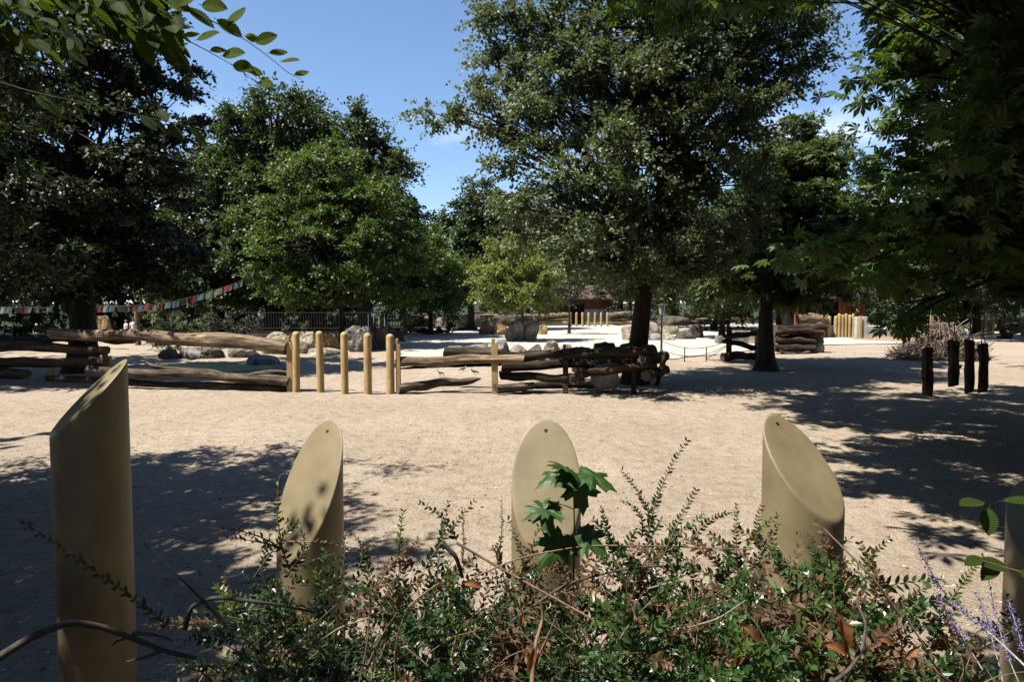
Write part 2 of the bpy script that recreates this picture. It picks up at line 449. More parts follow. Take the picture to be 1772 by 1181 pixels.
def sheet(name, pts, mats, z, jag=0.0, step=1.5, seed=3, label=None):
    """an irregular ground sheet from an outline (x, y)"""
    rr = random.Random(seed)
    out = []
    for k in range(len(pts)):
        a = np.array(pts[k], float); c = np.array(pts[(k + 1) % len(pts)], float)
        n = max(1, int(np.linalg.norm(c - a) / step))
        for s in range(n):
            p = a + (c - a) * s / n
            out.append((p[0] + rr.uniform(-jag, jag), p[1] + rr.uniform(-jag, jag)))
    me = bpy.data.meshes.new(name)
    bm = bmesh.new()
    vs = [bm.verts.new((x, y, z)) for x, y in out]
    f = bm.faces.new(vs)
    bmesh.ops.triangulate(bm, faces=[f])
    bmesh.ops.recalc_face_normals(bm, faces=bm.faces)
    for f in bm.faces:
        if f.normal.z < 0: f.normal_flip()
    bm.to_mesh(me); bm.free()
    me.materials.append(mats)
    o = bpy.data.objects.new(name, me); COL.objects.link(o)
    tag(o, label, None, None, 'structure')
    return o

yard = [G(690, 640)[:2], G(800, 625)[:2], G(1000, 622)[:2], G(1160, 622)[:2], G(1260, 612)[:2], G(1420, 598)[:2], G(1560, 596)[:2], G(1780, 590)[:2],
        G(1900, 580)[:2], G(1900, 556)[:2], G(1200, 552)[:2], G(1000, 552)[:2], G(700, 556)[:2], G(640, 575)[:2], G(690, 600)[:2]]
sheet('pale_sand_yard', yard, M['pale'], 0.045, jag=0.35, label='pale almost white sand of the far paddock')
sheet('mulch_patch', [G(1490, 590)[:2], G(1600, 594)[:2], G(1640, 586)[:2], G(1600, 578)[:2], G(1430, 580)[:2]], M['mulch'], 0.06, jag=0.3, seed=5, label='patch of brown bark mulch before the right gate')
sheet('verge', [(-120, 62), (-14, 62), (-8, 84), (30, 100), (60, 92), (130, 92), (800, 100), (800, 1400), (-800, 1400), (-800, 60)], M['grass'], 0.05, jag=0.6, step=12, seed=9, label='dark green verge under the far trees')

# pebbles and clods on the sand
b = Buf()
ico = [(0, 0, 1), (0.9, 0, 0.1), (0.2, 0.85, 0.15), (-0.8, 0.4, 0.05), (-0.6, -0.7, 0.1), (0.4, -0.85, 0.1), (0, 0, -0.4)]
it = [(0, 1, 2), (0, 2, 3), (0, 3, 4), (0, 4, 5), (0, 5, 1), (6, 2, 1), (6, 3, 2), (6, 4, 3), (6, 5, 4), (6, 1, 5)]
ico = np.array(ico, float)
npeb = 6000
Yp = 5.0 + 22 * RNG.random(npeb) ** 1.6
Xp = (RNG.random(npeb) - 0.5) * 2 * (Yp * 0.78)
for k in range(npeb):
    s = 0.008 + 0.022 * RNG.random() ** 3
    a = RNG.random() * 6.28
    R = np.array([[cos(a), -sin(a), 0], [sin(a), cos(a), 0], [0, 0, 1]])
    vv = (ico * (s * RNG.uniform(0.7, 1.4, 3) * np.array([1, 1, 0.6]))) @ R.T + [Xp[k], Yp[k], hfield(Xp[k], Yp[k]) + s * 0.2]
    b.add(vv, t=it, tone=RNG.random())
pm = leaf_mat('pebble', (0.14, 0.105, 0.075), (0.52, 0.45, 0.36), 0.0, 0.9, 0.1)
pb = b.build('pebbles', pm); tag(pb, 'small pebbles and clods scattered over the sand', 'pebbles', None, 'stuff')

# ------------------------------------------------------------------ trees
def lobes_px(ls, base):
    out = []
    for (px, py, Y, rx, ry) in ls:
        c = W(px, py, Y)
        out.append((c, rx / FPX * Y, rx / FPX * Y * 0.95, ry / FPX * Y))
    return out

def bez(p0, p1, p2, n):
    t = np.linspace(0, 1, n)[:, None]
    return (1 - t) ** 2 * p0 + 2 * t * (1 - t) * p1 + t * t * p2

LEAF_SHAPES = {
    'simple': (np.array([[0, 0, 0], [0.33, 0.42, 0.05], [0, 1, -0.06], [-0.33, 0.42, 0.05]]), [[0, 1, 2, 3]]),
    'broad': (np.array([[0, 0, 0], [0.5, 0.35, 0.08], [0.25, 0.85, -0.02], [-0.25, 0.85, -0.02], [-0.5, 0.35, 0.08]]), None),
}
def palmate(nl=5, four=True):
    vs = []; qs = []
    angs = np.linspace(-1.9, 1.9, nl) if nl > 5 else np.linspace(-1.45, 1.45, nl)
    for k, a in enumerate(angs):
        ln = 1.0 - 0.38 * abs(a) / 1.9
        n0 = len(vs)
        d = np.array([sin(a), cos(a), 0]); s = np.array([cos(a), -sin(a), 0])
        if four:
            pr = [(0.0, 0.02, 0), (0.62, 0.17, 0.0), (1.0, 0.0, -0.22)]
            vs += [d * 0, d * ln * 0.62 + s * ln * 0.17 + [0, 0, -0.02], d * ln + [0, 0, -0.24 * ln], d * ln * 0.62 - s * ln * 0.17 + [0, 0, -0.02]]
            qs.append([n0, n0 + 1, n0 + 2, n0 + 3])
        else:
            vs += [d * 0, d * ln * 0.66 + s * ln * 0.185 + [0, 0, -0.05], d * ln + [0, 0, -0.25 * ln], d * ln * 0.66 - s * ln * 0.185 + [0, 0, -0.05], d * ln * 0.5 + [0, 0, -0.075]]
            qs += [[n0, n0 + 1, n0 + 2, n0 + 4], [n0, n0 + 4, n0 + 2, n0 + 3]]
    return np.array(vs, float), qs
LEAF_SHAPES['palm5'] = palmate(5)
LEAF_SHAPES['palm7'] = palmate(7, False)

def put_leaves(buf, pos, dirs, size, shape='simple', up=0.75, jit=0.5, tone=None, rng=RNG, mi=0):
    """pos (n,3); dirs (n,3) direction of the leaf axis; size (n,)"""
    n = len(pos)
    sv, sq = LEAF_SHAPES[shape]
    d = dirs / (np.linalg.norm(dirs, axis=1)[:, None] + 1e-9)
    nrm = np.array([0, 0, up]) + rng.normal(0, jit, (n, 3))
    s = np.cross(d, nrm); s /= np.linalg.norm(s, axis=1)[:, None] + 1e-9
    u = np.cross(s, d)
    sz = np.asarray(size)[:, None, None]
    V = pos[:, None, :] + sz * (sv[None, :, 0:1] * s[:, None, :] + sv[None, :, 1:2] * d[:, None, :] + sv[None, :, 2:3] * u[:, None, :])
    k = len(sv)
    Q = (np.array(sq)[None] + (np.arange(n) * k)[:, None, None]).reshape(-1, 4)
    if tone is None: tone = rng.random(n)
    T = np.repeat(np.clip(tone, 0, 1), len(sq))
    buf.add(V.reshape(-1, 3), Q, tone=T, mi=mi)

def crown(buf, bbuf, trunk_pts, lobes, nclump, nleaf, size, shape, seed, clump_r=0.9, shell=0.45, flat=0.6, twigs=14, br=0.035, up=0.75, jit=0.5, limb_r=0.16, limbs=True):
    rng = np.random.default_rng(seed)
    vol = np.array([(l[1] * l[2] * l[3]) ** 0.75 for l in lobes]); vol /= vol.sum()
    top = trunk_pts[-1]
    C = []; 
    for li, (c, rx, ry, rz) in enumerate(lobes):
        n = max(3, int(nclump * vol[li]))
        d = rng.normal(0, 1, (n, 3)); d /= np.linalg.norm(d, axis=1)[:, None]
        r = shell + (1 - shell) * rng.random(n) ** 0.6
        P = c + d * r[:, None] * np.array([rx, ry, rz]) * rng.uniform(0.88, 1.1, (n, 1))
        # limb from the trunk to the middle of this lobe
        tz = trunk_pts[:, 2]
        k = int(np.argmin(np.abs(tz - (tz[0] + (c[2] - tz[0]) * 0.55))))
        k = max(k, int(len(tz) * 0.35))
        p0 = trunk_pts[k]
        mid = (p0 + c) / 2 + np.array([0, 0, 0.12 * np.linalg.norm(c - p0)]) + rng.normal(0, 0.05 * np.linalg.norm(c - p0), 3)
        LB = bez(p0, mid, c, 9)
        if limbs:
            LB[1:-1] += rng.normal(0, 0.03 * np.linalg.norm(c - p0) / 3, (7, 3))
            tube(bbuf, LB, np.linspace(limb_r, limb_r * 0.14, 9), 7, cap=False)
        for p in P:
            m = int(rng.integers(3, 9))
            a = LB[m]
            mm = (a + p) / 2 + np.array([0, 0, 0.08 * np.linalg.norm(p - a)])
            if limbs: tube(bbuf, bez(a, mm, p, 5), np.linspace(br * 1.3, br * 0.4, 5), 4, cap=False)
            C.append((p, c))
    ncl = len(C)
    per = max(4, nleaf // ncl)
    lt = max(2, per // twigs)
    CP = np.array([c[0] for c in C]); CC = np.array([c[1] for c in C])
    cs = clump_r * rng.uniform(0.6, 1.3, ncl)
    ctone = rng.normal(0, 0.17, ncl)
    # twigs
    td = rng.normal(0, 1, (ncl, twigs, 3)); td /= np.linalg.norm(td, axis=2)[:, :, None]
    outw = CP - CC; outw /= np.linalg.norm(outw, axis=1)[:, None] + 1e-6
    td = td + 0.45 * outw[:, None, :]
    td[:, :, 2] *= flat
    ln = rng.uniform(0.45, 1.15, (ncl, twigs, 1)) * cs[:, None, None]
    s = (np.arange(lt) + 0.6) / lt
    s = s[None, None, :] ** 0.75 + rng.uniform(-0.06, 0.06, (ncl, twigs, lt))
    pos = CP[:, None, None, :] + td[:, :, None, :] * (ln[:, :, :, None] * s[..., None])
    pos[..., 2] -= 0.18 * (s ** 2) * ln  # droop
    pos += rng.normal(0, size * 0.35, pos.shape)
    dd = td[:, :, None, :] * np.ones((1, 1, lt, 1)) + rng.normal(0, 0.75, (ncl, twigs, lt, 3))
    dd[..., 2] -= 0.3
    n = ncl * twigs * lt
    tone = 0.45 + ctone[:, None, None] + rng.normal(0, 0.2, (ncl, twigs, lt))
    sz = size * rng.uniform(0.7, 1.25, n)
    put_leaves(buf, pos.reshape(-1, 3), dd.reshape(-1, 3), sz, shape, up, jit, tone.reshape(-1), rng)

def make_tree(name, label, base, trunk, lobes, nclump, nleaf, size, shape, lm, seed, tr=0.4, bm_=None, px=True, group=None, extra=None, **kw):
    base = np.array(base, float)
    t = thing(name, base, label, 'tree', group)
    TB = Buf(); BB = Buf(); CB = Buf()
    trunk = np.array(trunk, float)
    # smooth trunk polyline
    P = []
    m = len(trunk)
    for s in np.linspace(0, m - 1, 18):
        k = min(int(s), m - 2); f = s - k
        P.append(trunk[k] * (1 - f) + trunk[k + 1] * f)
    P = np.array(P)
    for _ in range(3): P[1:-1] = (P[:-2] + P[1:-1] * 2 + P[2:]) / 4
    rad = tr * (1 - 0.78 * np.linspace(0, 1, 18) ** 0.9)
    rad[0] *= 1.6; rad[1] *= 1.12
    P[0][2] -= 0.25
    tube(TB, P, rad, 14, cap=False, rough=0.055, seed=seed)
    lb = lobes_px(lobes, base) if px else [(np.array(l[0]) + base, *l[1:]) for l in lobes]
    crown(CB, BB, P, lb, nclump, nleaf, size, shape, seed, **kw)
    if extra:
        kw2 = dict(kw); kw2.pop('limb_r', None)
        crown(CB, BB, P, lobes_px(extra[0], base), extra[1], extra[2], size * 1.25, 'palm5', seed + 500, limb_r=0.1, **kw2)
    bk = bm_ or M['bark']
    TB.build('trunk', bk, t, smooth=True)
    if BB.n: BB.build('branches', bk, t, smooth=True)
    CB.build('crown', lm, t)
    return t

def up(px, Y, *zs, dx=()):
    """trunk polyline above photo column px at depth Y"""
    x = (px - 886) / FPX * Y
    return [(x + (dx[k] if k < len(dx) else 0), Y, z) for k, z in enumerate(zs)]

b2_ = Buf()
nl_ = 2200
Yl = 5.0 + 24 * RNG.random(nl_) ** 1.4; Xl = (RNG.random(nl_) - 0.5) * 2 * (Yl * 0.78)
keep = np.array([mnoise.noise(Vector((x * .35, y * .35, 5))) > -.05 for x, y in zip(Xl, Yl)])
Xl = Xl[keep]; Yl = Yl[keep]
Pl = np.stack([Xl, Yl, np.array([hfield(x, y) + .008 for x, y in zip(Xl, Yl)])], -1)
put_leaves(b2_, Pl, np.concatenate([RNG.normal(0, 1, (len(Xl), 2)), np.zeros((len(Xl), 1))], 1), RNG.uniform(.025, .075, len(Xl)), 'simple', 1.0, .25)
tag(b2_.build('leaf_litter', leaf_mat('litter', (0.06, 0.038, 0.022), (0.26, 0.18, 0.11), 0.0, 0.9, 0.1)), 'thin scatter of dry leaves and bark bits on the sand', 'litter', None, 'stuff')

# the big elm-like tree in the middle
make_tree('broadleaf_tree', 'huge spreading tree with ruddy trunk rising behind the log pile, tallest in the middle', up(1100, 26.5, 0)[0],
    up(1100, 26.5, 0, 3.0, 5.2, 8.5, 13.0, 18.0, dx=(0, 0.25, 0.5, 1.5, 1.6, 1.4)),
    [(1110, -130, 26.5, 220, 120), (1120, 50, 26.5, 200, 120), (930, 60, 26, 105, 85), (880, 40, 26, 70, 60), (865, 120, 26, 55, 45), (905, 160, 25.5, 85, 60), (1000, 150, 24, 120, 90),
     (855, 215, 25, 62, 42), (800, 185, 25, 40, 24), (762, 200, 25, 26, 16), (1000, 280, 23.5, 120, 80), (895, 275, 24, 40, 34),
     (1270, 70, 27, 160, 120), (1340, 20, 27, 100, 90), (1360, 120, 27, 75, 38), (1200, 220, 25, 150, 110), (1300, 190, 27.5, 90, 50),
     (1110, 350, 25, 140, 90), (1050, 180, 25.5, 130, 100), (1150, 180, 25.5, 130, 110), (990, 360, 25.5, 90, 70), (900, 230, 25.5, 60, 50), (950, 375, 22.3, 80, 52), (895, 335, 23, 50, 40), (1010, 430, 22, 75, 42), (1110, 410, 24.5, 110, 55), (1240, 390, 25.5, 90, 55), (1170, 455, 25.5, 110, 36), (1010, 460, 25.5, 70, 40), (1190, 400, 27, 110, 90), (1100, 470, 28, 100, 40), (1230, 300, 27, 90, 70)],
    720, 200000, 0.145, 'simple', M['lf_elm'], 11, tr=0.40, bm_=M['bark_red'], clump_r=0.95, twigs=16, limb_r=0.15, shell=0.22, jit=0.6)

# chestnut with its trunk beside the small log gate
make_tree('chestnut_tree', 'rounded horse chestnut whose dark trunk stands beside the short log fence', up(1328, 31.5, 0)[0],
    [(11.75, 31.5, 0), (11.75, 31.6, 2.2), (11.9, 32.2, 4.5), (12.8, 33.8, 7.5), (13.6, 34.6, 9.6)],
    [(1385, 265, 34.3, 80, 62), (1320, 330, 33.8, 85, 65), (1440, 340, 33.8, 85, 70), (1370, 400, 32.3, 120, 75), (1290, 430, 34.8, 75, 60), (1465, 440, 33.8, 85, 70), (1350, 485, 33.8, 110, 38), (1250, 470, 35.8, 60, 50)],
    360, 20000, 0.34, 'palm5', M['lf_chest_lifted'], 12, tr=0.40, clump_r=0.95, twigs=10, limb_r=0.13, flat=0.45, jit=0.35, up=0.9)

# near chestnut overhanging from the right
make_tree('chestnut_tree', 'nearest horse chestnut, its big fanned leaves hanging in from the right edge', (13.4, 14.5, 0),
    [(13.4, 14.5, 0), (13.3, 14.3, 3), (13.0, 14.0, 6), (12.6, 13.5, 9), (12.4, 13, 13)],
    [(1560, 10, 15, 95, 60), (1700, 30, 13.5, 140, 100), (1640, 120, 14, 105, 75), (1760, 140, 11, 90, 80), (1650, 230, 14.5, 105, 60), (1600, 290, 15, 75, 45),
     (1740, 270, 12, 110, 90), (1570, 380, 13.5, 100, 50), (1680, 370, 12.5, 120, 70), (1490, 420, 13, 65, 32), (1620, 440, 14, 105, 42), (1555, 490, 14, 50, 22), (1700, 480, 14.5, 80, 36), (1565, 525, 14, 55, 28), (1420, 455, 13.5, 50, 24), (1660, 300, 11, 80, 35), (1740, 200, 10.5, 80, 30),
     (1775, 490, 14.5, 70, 40), (1770, 430, 14, 90, 50), (1900, 200, 12, 180, 200), (1880, 400, 12, 130, 110), (1790, -150, 13, 220, 160), (2050, 100, 10, 300, 260)],
    420, 10500, 0.275, 'palm7', M['lf_chest'], 13, extra=([(1262, -130, 18.2, 290, 115), (1330, -170, 16.5, 230, 95), (1206, -148, 15.8, 175, 90), (1180, -60, 19.5, 120, 50), (1405, -210, 10.8, 340, 130), (1430, -270, 9.6, 340, 130), (1500, -340, 8.0, 330, 150), (1560, -3021, 1.6, 960, 590), (1500, -1400, 3.2, 560, 350), (1600, -330, 7.0, 350, 130), (1900, -320, 7.2, 350, 160), (1750, -340, 5.8, 330, 150), (2100, -300, 6.5, 350, 200), (1360, -260, 10, 300, 110), (1800, -420, 14, 330, 180), (2000, 60, 16, 300, 260), (1640, 170, 21, 110, 100), (1750, 240, 22, 130, 120), (1620, 330, 20, 95, 60), (1700, 400, 22, 110, 60), (1700, -320, 9, 280, 110), (1900, -250, 17, 300, 200), (2100, 250, 14, 250, 200)], 900, 30000), tr=0.5, clump_r=0.72, twigs=9, limb_r=0.12, flat=0.4, jit=0.32, up=0.95, br=0.025)

# left chestnut-like tree behind the log fence
make_tree('shade_tree', 'dark tall tree at left whose black trunk stands behind the long log fence', up(140, 31, 0)[0],
    up(140, 31, 0, 3.0, 6.0, 10.0, 16.0, dx=(0, 0.1, 0.1, 0.4, 0.4)),
    [(120, -40, 31, 200, 110), (230, 90, 30, 95, 90), (80, 110, 30, 170, 110), (270, 200, 29.5, 75, 75), (130, 230, 28, 170, 100), (300, 290, 30, 50, 50), (200, 330, 29, 120, 60),
     (-20, 320, 26, 150, 80), (-170, 300, 27, 170, 100), (-320, 260, 25, 230, 140), (110, 360, 26, 95, 55), (60, 350, 29, 150, 90), (220, 430, 30, 110, 60), (90, 450, 29, 150, 60), (300, 440, 31, 50, 40)],
    620, 150000, 0.215, 'simple', M['lf_dark'], 14, tr=0.62, clump_r=0.9, twigs=14, limb_r=0.15, flat=0.5)

# oaks beyond
make_tree('oak_tree', 'domed oak with sky between its limbs, highest left of centre', up(480, 62, 0)[0],
    up(470, 62, 0, 5, 9, 13, 18, dx=(0, 0, 0.4, 0.8, 1)),
    [(480, 215, 62, 80, 58), (420, 240, 62, 55, 55), (540, 225, 62, 55, 48), (410, 320, 62, 60, 60), (500, 330, 60, 90, 60), (560, 300, 60, 50, 50), (440, 420, 60, 75, 55), (395, 480, 58, 60, 40)],
    300, 56000, 0.33, 'simple', M['lf_oak'], 15, tr=0.6, clump_r=1.5, twigs=16, limb_r=0.3, br=0.09, flat=0.7)
make_tree('oak_tree', 'dark oak right of the domed one with a stepped outline against the sky', up(640, 58, 0)[0],
    up(630, 58, 0, 5, 9, 13, 16, dx=(0, 0, 0.4, 0.8, 1)),
    [(610, 235, 58, 42, 45), (655, 285, 58, 55, 50), (690, 290, 58, 27, 42), (600, 330, 57, 70, 70), (680, 370, 58, 48, 55), (640, 420, 57, 80, 60), (715, 370, 60, 22, 26), (560, 400, 57, 60, 60)],
    240, 50000, 0.31, 'simple', M['lf_oak'], 16, tr=0.55, clump_r=1.35, twigs=16, limb_r=0.28, br=0.08, flat=0.7)
# field maple in front
make_tree('maple_tree', 'low bright green maple in front of the oaks, thin trunk behind the gate posts', G(592, 603),
    [tuple(G(592, 603)), tuple(G(592, 603) + [0, 0, 3]), tuple(G(592, 603) + [0.2, 0, 6]), tuple(G(592, 603) + [0.4, 0, 9.5])],
    [(560, 310, 48.6, 90, 55), (500, 380, 48.1, 75, 50), (620, 360, 47.6, 90, 60), (560, 430, 46.1, 120, 55), (690, 440, 48.6, 55, 50), (500, 490, 46.6, 65, 38), (600, 490, 46.6, 95, 36), (690, 505, 48.6, 45, 28), (730, 430, 49.6, 30, 30)],
    300, 62000, 0.23, 'simple', M['lf_maple'], 17, tr=0.22, clump_r=1.15, twigs=15, limb_r=0.10, br=0.04, flat=0.45, up=0.9)
# tree in the gap
make_tree('lime_tree', 'mid green tree in the gap between oaks and the huge tree', up(815, 76, 0)[0],
    up(815, 76, 0, 4, 8, 13),
    [(825, 350, 76, 42, 38), (800, 400, 76, 42, 45), (850, 410, 76, 50, 60), (815, 470, 75, 65, 50), (890, 400, 78, 50, 50)],
    170, 36000, 0.36, 'simple', M['lf_oak'], 18, tr=0.45, clump_r=1.6, twigs=14, limb_r=0.2, br=0.08)
make_tree('lime_tree', 'lower bushy tree between the maple and the gap tree', up(745, 66, 0)[0],
    up(745, 66, 0, 3, 6, 8),
    [(745, 430, 66, 38, 34), (720, 480, 65, 40, 36), (775, 485, 65, 42, 40), (760, 515, 64, 40, 22)],
    90, 14000, 0.3, 'simple', M['lf_maple'], 19, tr=0.25, clump_r=1.3, twigs=14, limb_r=0.14, br=0.06)
# pale green small tree on the rock
make_tree('young_tree', 'small pale yellow-green tree growing out of the split boulder', tuple(G(905, 588) + [0, 0.4, 1.3]),
    [tuple(G(905, 588) + [0, 0.4, 1.3]), tuple(G(905, 588) + [-0.1, 0.4, 2.4]), tuple(G(905, 588) + [-0.3, 0.3, 4]), tuple(G(905, 588) + [-0.2, 0.4, 6])],
    [(890, 440, 55, 45, 34), (860, 480, 54.5, 42, 32), (915, 480, 54, 45, 34), (950, 470, 56, 32, 30), (880, 515, 54, 48, 20), (935, 512, 55, 36, 20)],
    120, 17000, 0.22, 'simple', M['lf_pale'], 20, tr=0.17, clump_r=1.0, twigs=14, limb_r=0.08, br=0.035, flat=0.6)
make_tree('bare_tree', 'thin greyish tree with sparse leaves right of the pale green one', tuple(G(985, 578)),
    [tuple(G(985, 578)), tuple(G(985, 578) + [0, 0, 2.5]), tuple(G(985, 578) + [0.3, 0, 5.5])],
    [(985, 470, 66, 26, 26), (970, 505, 66, 24, 18), (1010, 500, 66, 26, 20)],
    60, 1600, 0.2, 'simple', M['lf_dark'], 21, tr=0.16, clump_r=0.9, twigs=9, limb_r=0.07, br=0.045)

# far trees: two prototypes, copied
def proto(name, label, seed, lm, nleaf=17000):
    t = make_tree(name, label, (0, 0, -50), [(0, 0, -50), (0, 0, -47.5), (0.3, 0, -45), (0.2, 0, -41.5)],
        [((0, 0, 8.6), 2.6, 2.6, 1.9), ((-1.9, 0.4, 6.6), 2.6, 2.6, 2.0), ((2.0, -0.3, 6.4), 2.6, 2.6, 2.1), ((0.2, -1.4, 5.0), 3.4, 2.4, 1.9), ((-2.4, -0.8, 4.0), 2.2, 2.2, 1.5), ((2.6, -0.8, 3.8), 2.2, 2.2, 1.5), ((0.2, -1.5, 2.6), 3.2, 2.2, 1.0)],
        85, nleaf, 0.30, 'simple', lm, seed, tr=0.28, px=False, clump_r=1.25, twigs=14, limb_r=0.14, br=0.06, group='trees beyond the paddock')
    return t
pA = proto('background_tree', 'x', 31, M['lf_dark'])
pB = proto('background_tree', 'x', 32, M['lf_oak'])
pC = proto('background_tree', 'x', 33, M['lf_maple'], 15000)
def copy_tree(o):
    c = o.copy(); COL.objects.link(c)
    for ch in o.children:
        d = ch.copy(); COL.objects.link(d); d.parent = c
    return c
far = [  # px, depth, scale, kind, label
    (-60, 60, 1.6, 0, 'dark far tree at the left edge behind the flag string'),
    (60, 74, 1.5, 1, 'green far tree seen above the left flags'),
    (210, 66, 1.3, 0, 'dark far tree behind the two walkers'),
    (330, 58, 1.05, 1, 'bushy far tree behind the yellow pennant'),
    (380, 66, 1.75, 0, 'tall very dark tree between the left tree and the domed oak'),
    (700, 90, 1.3, 0, 'dark far tree behind the maple, right side'),
    (860, 100, 1.4, 1, 'far tree above the broken rocks'),
    (940, 112, 1.6, 0, 'dark far tree left of the brown barn'),
    (1020, 118, 1.7, 1, 'far tree rising straight behind the brown barn'),
    (1090, 100, 1.4, 0, 'dark far tree behind the ruddy trunk'),
    (1165, 84, 1.25, 2, 'sunlit far tree behind the lamp post'),
    (1235, 76, 1.35, 0, 'dark far tree behind the short log fence'),
    (1250, 60, 1.05, 1, 'green tree just left of the chestnut by the short log fence'),
    (1330, 84, 1.4, 0, 'dark far tree behind the chestnut trunk'),
    (1430, 88, 1.5, 0, 'dark far tree behind the open shed'),
    (1520, 80, 1.4, 1, 'far tree right of the red-brown boards'),
    (1590, 66, 1.3, 0, 'dark far tree left of the stick pile'),
    (1690, 62, 1.35, 1, 'green far tree behind the timber frame'),
    (1790, 56, 1.4, 0, 'dark tree at the right edge behind the paddock'),
    (560, 76, 1.3, 0, 'dark far tree behind the black railing'),
    (470, 70, 1.2, 0, 'dark far tree left of the black railing people'),
]
for k in range(26):
    far.append((-250 + k * 88 + random.uniform(-25, 25), random.uniform(112, 135), random.uniform(1.5, 1.9), k % 2, 'tree of the distant wood edge closing the horizon'))
far.append((None, (-17.5, 2), 1.65, 0, 'medium tree close beyond the left frame edge, beside the hornbeam'))
for k, (x_, y_, l_) in enumerate([(-24.5, 2, 'tall tree shading the ground beyond the left frame edge'), (-35, 31, 'tall dark tree farther left than the black-trunked one'), (-13, -13.5, 'unseen tall tree added behind the camera to the left'), (1, -13, 'unseen tall tree added straight behind the camera'), (13, -12, 'unseen tall tree added behind the camera to the right'),
      (23, 6, 'unseen tall tree added beyond the right frame edge, next to the near chestnut'), (21, -5, 'unseen tall tree added beyond the right frame edge, behind the camera'), (26, 18, 'tall tree added right of the near chestnut'), (33, 30, 'tall tree at the right edge behind the hanging logs'), (-30, -12, 'unseen tall tree added far behind the camera to the left'), (34, -14, 'unseen tall tree added far behind the camera to the right')]):
    far.append((None, (x_, y_), 2.3, k % 2, l_))  # trees behind and right of the camera are added to block skylight
protos = [pA, pB, pC]
used = [False] * 3
right_wood = None
for px_, Y_, s_, k_, lab in far:
    o = protos[k_] if not used[k_] else copy_tree(protos[k_])
    used[k_] = True
    o.location = ((px_ - 886) / FPX * Y_, Y_, 0) if px_ is not None else (*Y_, 0)
    o.rotation_euler = (0, 0, random.uniform(-0.7, 0.7))
    o.scale = (s_ * random.uniform(0.95, 1.15), s_, s_ * random.uniform(0.92, 1.08))
    o['label'] = lab
    if 'wood edge' in lab: o['group'] = 'trees of the distant wood edge'
    elif px_ is None: o['group'] = 'tall trees around the viewing place'

# bushes (crown without trunk showing)
def bush(label, c, rx, rz, n, size, lm, seed, name='bush'):
    c = np.array(c, float)
    t = thing(name, (c[0], c[1], 0), label, 'bush', 'bushes round the paddock')
    BB = Buf(); CB = Buf()
    P = np.array([[c[0], c[1], z] for z in np.linspace(0, rz, 6)])
    lb = [(np.array([c[0], c[1], rz * 0.9]), rx, rx * 0.8, rz * 0.9), (np.array([c[0] - rx * .5, c[1], rz * 0.6]), rx * .6, rx * 0.6, rz * 0.6), (np.array([c[0] + rx * .5, c[1], rz * 0.6]), rx * .6, rx * 0.6, rz * 0.6)]
    crown(CB, BB, P, lb, 40, n, size, 'simple', seed, clump_r=0.55, twigs=10, limb_r=0.05, br=0.02)
    BB.build('stems', M['bark'], t, smooth=True)
    CB.build('foliage', lm, t)
bush('rounded dark green bush right of the two walkers', G(305, 606), 2.2, 1.55, 6000, 0.13, M['lf_oak'], 41)
bush('loose green bush beside the yellow pennant', G(250, 581), 2.2, 1.6, 4000, 0.14, M['lf_maple'], 42)
bush('brownish purple twiggy bush behind the two walkers', G(205, 581), 2.8, 1.9, 3600, 0.13, leaf_mat('copper_leaf', (0.05, 0.028, 0.02), (0.14, 0.08, 0.06), 0.2), 43)
bush('dusky bush left of the black railing', G(395, 600), 2.0, 1.7, 4500, 0.14, M['lf_dark'], 44)
bush('green bush seen under the left flags', G(60, 582), 3.4, 2.4, 7000, 0.17, M['lf_maple'], 45)
bush('low clipped green bush line by the far left rocks', G(775, 562), 4.2, 0.9, 6000, 0.2, M['lf_maple'], 46)
bush('pale bush behind the stick pile', G(1750, 574), 4, 1.8, 5000, 0.22, M['lf_oak'], 47)

def hedge_row(label, x0, x1, y, h, n, seed, lm):
    t = thing('hedge', ((x0 + x1) / 2, y, 0), label, 'hedge', 'hedges behind the paddock')
    BB = Buf(); CB = Buf(); k = max(3, int((x1 - x0) / 3.5))
    P = np.array([[(x0 + x1) / 2, y, z] for z in np.linspace(0, h, 6)])
    lb = [(np.array([x0 + (x1 - x0) * (i + .5) / k, y, h * .55]), (x1 - x0) / k * .75, 1.3, h * .55) for i in range(k)]
    crown(CB, BB, P, lb, k * 16, n, 0.26, 'simple', seed, clump_r=0.8, twigs=12, limbs=False)
    CB.build('foliage', lm, t)
hedge_row('tall dark hedge across the back left, behind the flags and walkers', -52, -14, 63, 3.1, 15600, 71, M['lf_dark'])
hedge_row('dark hedge behind the maple and black railing', -24, -6, 68, 2.9, 7800, 72, M['lf_oak'])
hedge_row('dark hedge running behind the broken rocks and barn', -12, 14, 108, 4.2, 8400, 73, M['lf_dark'])
hedge_row('dark hedge running behind the far log fences at right', 12, 48, 94, 3.8, 12000, 74, M['lf_dark'])
hedge_row('dark hedge behind the timber frame at the right edge', 36, 66, 72, 3.4, 9000, 75, M['lf_oak'])

